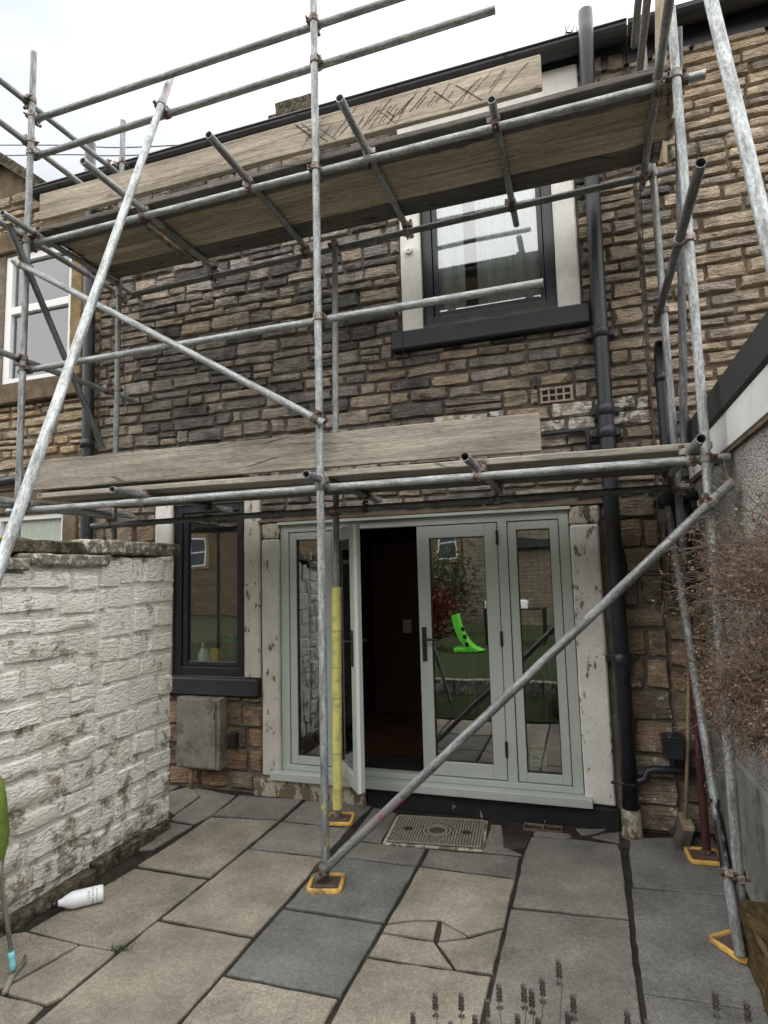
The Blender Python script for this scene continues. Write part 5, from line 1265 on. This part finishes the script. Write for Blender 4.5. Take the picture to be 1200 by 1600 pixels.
o = B().lathe([(0.062, 0.001), (0.062, 0.33), (0.058, 0.335)], 22).build('body', 'rubber', tn, smooth=True, origin=(0, 0, 0)); o.location = (0, 0, 0); o.data.set_sharp_from_angle(angle=R_(40))
for z0, z1 in ((0.205, 0.222), (0.318, 0.328)):
    o = B().lathe([(0.0628, z0), (0.0628, z1)], 22).build('red_band', 'red', tn, smooth=True, origin=(0, 0, 0)); o.location = (0, 0, 0)
me = text_mesh('BEZ', 0.05, 'lettering')
for v in me.vertices: ang = v.co.x/0.0635; v.co = Vector((0.0635*math.sin(ang), -0.0635*math.cos(ang), 0.272+v.co.y))
o = place('lettering', me, MAT['paper'], tn, wpos(tn)); o.location = (0, 0, 0)
shoe = thing('shoe', (-0.70, 0.14, 1.161), 'dark shoe resting on the yellow packet inside the lower window', 'shoe')
b = B(); secs = [(-0.14, 0.035, 0.035), (-0.10, 0.045, 0.05), (-0.04, 0.045, 0.06), (0.02, 0.042, 0.075), (0.07, 0.04, 0.11), (0.12, 0.038, 0.115), (0.14, 0.03, 0.10)]
for (x, w, h) in secs:
    for k in range(10):
        a = 2*math.pi*k/10; b.v.append((x, math.cos(a)*w, max(0, h/2+math.sin(a)*h/2)))
for i in range(len(secs)-1):
    for k in range(10): b.f.append((i*10+k, i*10+(k+1) % 10, i*10+10+(k+1) % 10, i*10+10+k))
b.f += [tuple(reversed(range(10))), tuple(range(60, 70))]
o = b.build('upper', 'shoe', shoe, smooth=True, origin=(0, 0, 0)); o.location = (0, 0, 0.014); o = B().box(-0.14, 0.14, -0.045, 0.045, 0.0, 0.0135).build('sole', 'rubber', shoe, origin=(0, 0, 0), bevel=0.005); o.location = (0, 0, 0)

# --- TV aerial on the roof
ae = thing('tv_aerial', (2.85, 3.0, 7.4), 'television aerial on the roof behind the soil pipe', 'aerial')
B().tube([(2.85, 3.0, 7.5), (2.85, 3.0, 8.72)], 0.016, 8).build('mast', 'gutter', ae)
B().tube([(2.62, 2.9, 8.66), (3.08, 3.1, 8.66)], 0.012, 6).build('boom', 'gutter', ae)
for k in range(8):
    f = k/7; x, y = 2.62+0.46*f, 2.9+0.2*f; B().tube([(x+0.05, y-0.11, 8.66), (x-0.05, y+0.11, 8.66)], 0.006, 5).build('element', 'gutter', ae)
    B().tube([(x, y, 8.57), (x, y, 8.75)], 0.006, 5).build('element', 'gutter', ae)

# --- wooden ladder standing on the upper platform
ld = thing('ladder', (3.13, -0.55, 4.553), 'pale wooden ladder standing on the upper platform end', 'ladder')
for dx in (0.0, 0.33):
    B().tube([(3.085-0.0+dx*0.15, -0.62+dx, 4.555), (3.20+dx*0.15, -0.62+dx, 6.4)], 0.030, 4).build('stile', 'broom_wood', ld)
for k in range(6):
    z = 4.80+k*0.26; f = (z-4.555)/1.845; B().tube([(3.085+0.115*f, -0.62, z), (3.135+0.115*f, -0.29, z)], 0.013, 8).build('rung', 'broom_wood', ld)

# ================================================================== BEHIND THE PHOTOGRAPHER (seen mirrored in the glass)
rh = thing('rear_house', (2.5, -18, 0), 'coursed stone gable across the garden, seen mirrored in the glass doors', 'house')
B().box(-1.5, 9.0, -20.0, -16.0, 0.0, 9.0).build('wall', 'far_stone', rh); B().box(-0.4, 9.2, -15.99, -15.75, 2.58, 2.86).build('lean_to_gutter', 'gutter', rh)
b = B(); b.v = [(-1.7, -20.2, 9.0), (9.2, -20.2, 9.0), (9.2, -15.8, 9.0), (-1.7, -15.8, 9.0), (-1.7, -18, 10.6), (9.2, -18, 10.6)]; b.f = [(0, 1, 5, 4), (2, 3, 4, 5), (0, 4, 3), (1, 2, 5)]; b.build('roof', 'slate', rh)
rt = thing('rear_terrace', (-6, -24, 0), 'brown stone terrace with white sash window, seen mirrored in the closed door', 'house')
B().box(-45, -1.55, -26, -22.0, 0.0, 8.0).build('wall', 'far_stone_b', rt)
for (xc, z0, z1) in ((-3.35, 2.45, 3.85), (-3.5, 0.6, 1.55), (-6.5, 2.45, 3.85), (-12.0, 2.45, 3.85), (-12.2, 0.6, 1.55), (-16.5, 2.45, 3.85), (-20.0, 2.45, 3.85)):
    w_ = box('window', 'buff_stone', rt, xc-0.62, xc+0.62, -22.0, -21.93, z0-0.15, z1+0.2, 0)
    for (x0, x1, a, c) in ((xc-0.45, xc-0.38, z0, z1), (xc+0.38, xc+0.45, z0, z1), (xc-0.38, xc+0.38, z0, z0+0.07), (xc-0.38, xc+0.38, z1-0.07, z1), (xc-0.38, xc+0.38, (z0+z1)/2-0.03, (z0+z1)/2+0.03)): box('sash_bar', 'white_upvc', w_, x0, x1, -21.93, -21.89, a, c, 0)
    B().box(xc-0.38, xc+0.38, -21.928, -21.915, z0+0.07, z1-0.07).build('pane', 'slate', w_)
b = B(); b.v = [(-45.2, -26.2, 8.0), (-1.5, -26.2, 8.0), (-1.5, -21.8, 8.0), (-45.2, -21.8, 8.0), (-45.2, -24, 10), (-1.5, -24, 10)]; b.f = [(0, 1, 5, 4), (2, 3, 4, 5), (0, 4, 3), (1, 2, 5)]; b.build('roof', 'slate', rt)
shd = thing('garden_shed', (-4.5, -14.5, 0), 'low dark shed with flat felt roof, seen mirrored in the closed door', 'shed')
B().box(-8, -1.6, -15.5, -13.4, 0.0, 1.1).build('wall', 'far_stone_b', shd); B().box(-8.2, -1.45, -15.7, -13.2, 1.1, 1.35).build('roof', 'gutter', shd)
gs = thing('plastic_chair', (0.10, -7.5, 0.20), 'lime green plastic garden chair on the lawn, seen mirrored in the closed door', 'chair')
b = B(); N = 10
for side in (0, 1):
    for k in range(N+1):
        a = math.pi*0.55*k/N; b.v.append((-0.04+side*0.16, -7.5-0.02-0.0, 0.0))
b = B()
for k in range(N+1):
    a = 0.15+1.25*k/N; R = 0.62; x = 0.42-R*math.sin(a)*0.75; z = 0.22+R*(1-math.cos(a))*1.0
    x = -0.10+0.30*(1-(k/N))**0.6 if False else 0.34-0.46*math.sin(1.45*k/N); z = 0.22+0.68*(1-math.cos(1.45*(k/N)))*1.05+0.05*k/N
    b.v += [(x, -7.75, z), (x+0.10, -7.75, z+0.03), (x+0.10, -7.35, z+0.03), (x, -7.35, z)]
for k in range(N):
    for j in range(4): b.f.append((k*4+j, k*4+(j+1) % 4, k*4+4+(j+1) % 4, k*4+4+j))
b.f += [(3, 2, 1, 0), (N*4, N*4+1, N*4+2, N*4+3)]
b.build('shell', 'lime', gs, smooth=False); box('seat_base', 'lime', gs, -0.10, 0.36, -7.75, -7.36, 0.205, 0.30, 0.02)
for k in range(3): box('seat_slot', 'dark', gs, 0.06+0.03*k, 0.13+0.03*k, -7.345, -7.34, 0.34+0.14*(2-k), 0.42+0.14*(2-k), 0)
bsh = thing('red_bush', (-0.75, -7.9, 0.2), 'dark red leafy bush beside the lime seat, seen mirrored in the door', 'bush')
b = B(); rg = random.Random(15)
for _ in range(1400):
    p = Vector((-0.75+rg.gauss(0, 0.26), -7.9+rg.gauss(0, 0.26), 0.95+rg.gauss(0, 0.26))); a = Vector((rg.gauss(0, 1), rg.gauss(0, 1), rg.gauss(0, 1))).normalized(); c = a.orthogonal()*0.03
    b.face([p-a*0.05, p+c, p+a*0.05, p-c])
tag(b.build('leaves', 'red_leaf', bsh), kind='stuff'); B().tube([(-0.75, -7.9, 0.2), (-0.75, -7.9, 0.95)], 0.03, 8).build('stem', 'twig', bsh)
tr_ = thing('garden_tree', (-1.3, -11.0, 0.2), 'loose ochre shrub before the rear gable, seen mirrored in the door', 'shrub')
b = B()
for _ in range(2600):
    p = Vector((-1.2+rg.gauss(0, 0.45), -11+rg.gauss(0, 0.45), 1.4+rg.gauss(0, 0.5))); a = Vector((rg.gauss(0, 1), rg.gauss(0, 1), rg.gauss(0, 1))).normalized(); c = a.orthogonal()*0.03
    b.face([p-a*0.06, p+c, p+a*0.06, p-c])
tag(b.build('leaves', 'lav_stem', tr_), kind='stuff'); B().tube([(-1.3, -11, 0.2), (-1.2, -11, 1.5)], [0.05, 0.02], 8).build('trunk', 'twig', tr_)
tbl = thing('garden_table', (0.9, -9.2, 0.2), 'dark slatted garden table with pale cover on the lawn, mirrored in the door', 'table')
for k in range(5): box('slat', 'rubber', tbl, 0.25, 1.6, -9.5+k*0.13, -9.39+k*0.13, 0.92, 0.95, 0)
for (x, y) in ((0.3, -9.48), (1.55, -9.48), (0.3, -8.9), (1.55, -8.9)): box('leg', 'rubber', tbl, x-0.03, x+0.03, y-0.03, y+0.03, 0.2, 0.92, 0)
rough_box('cover', 'paper', tbl, 0.3, 1.2, -9.4, -8.95, 0.952, 1.12, 0.1, 0.05, 2)
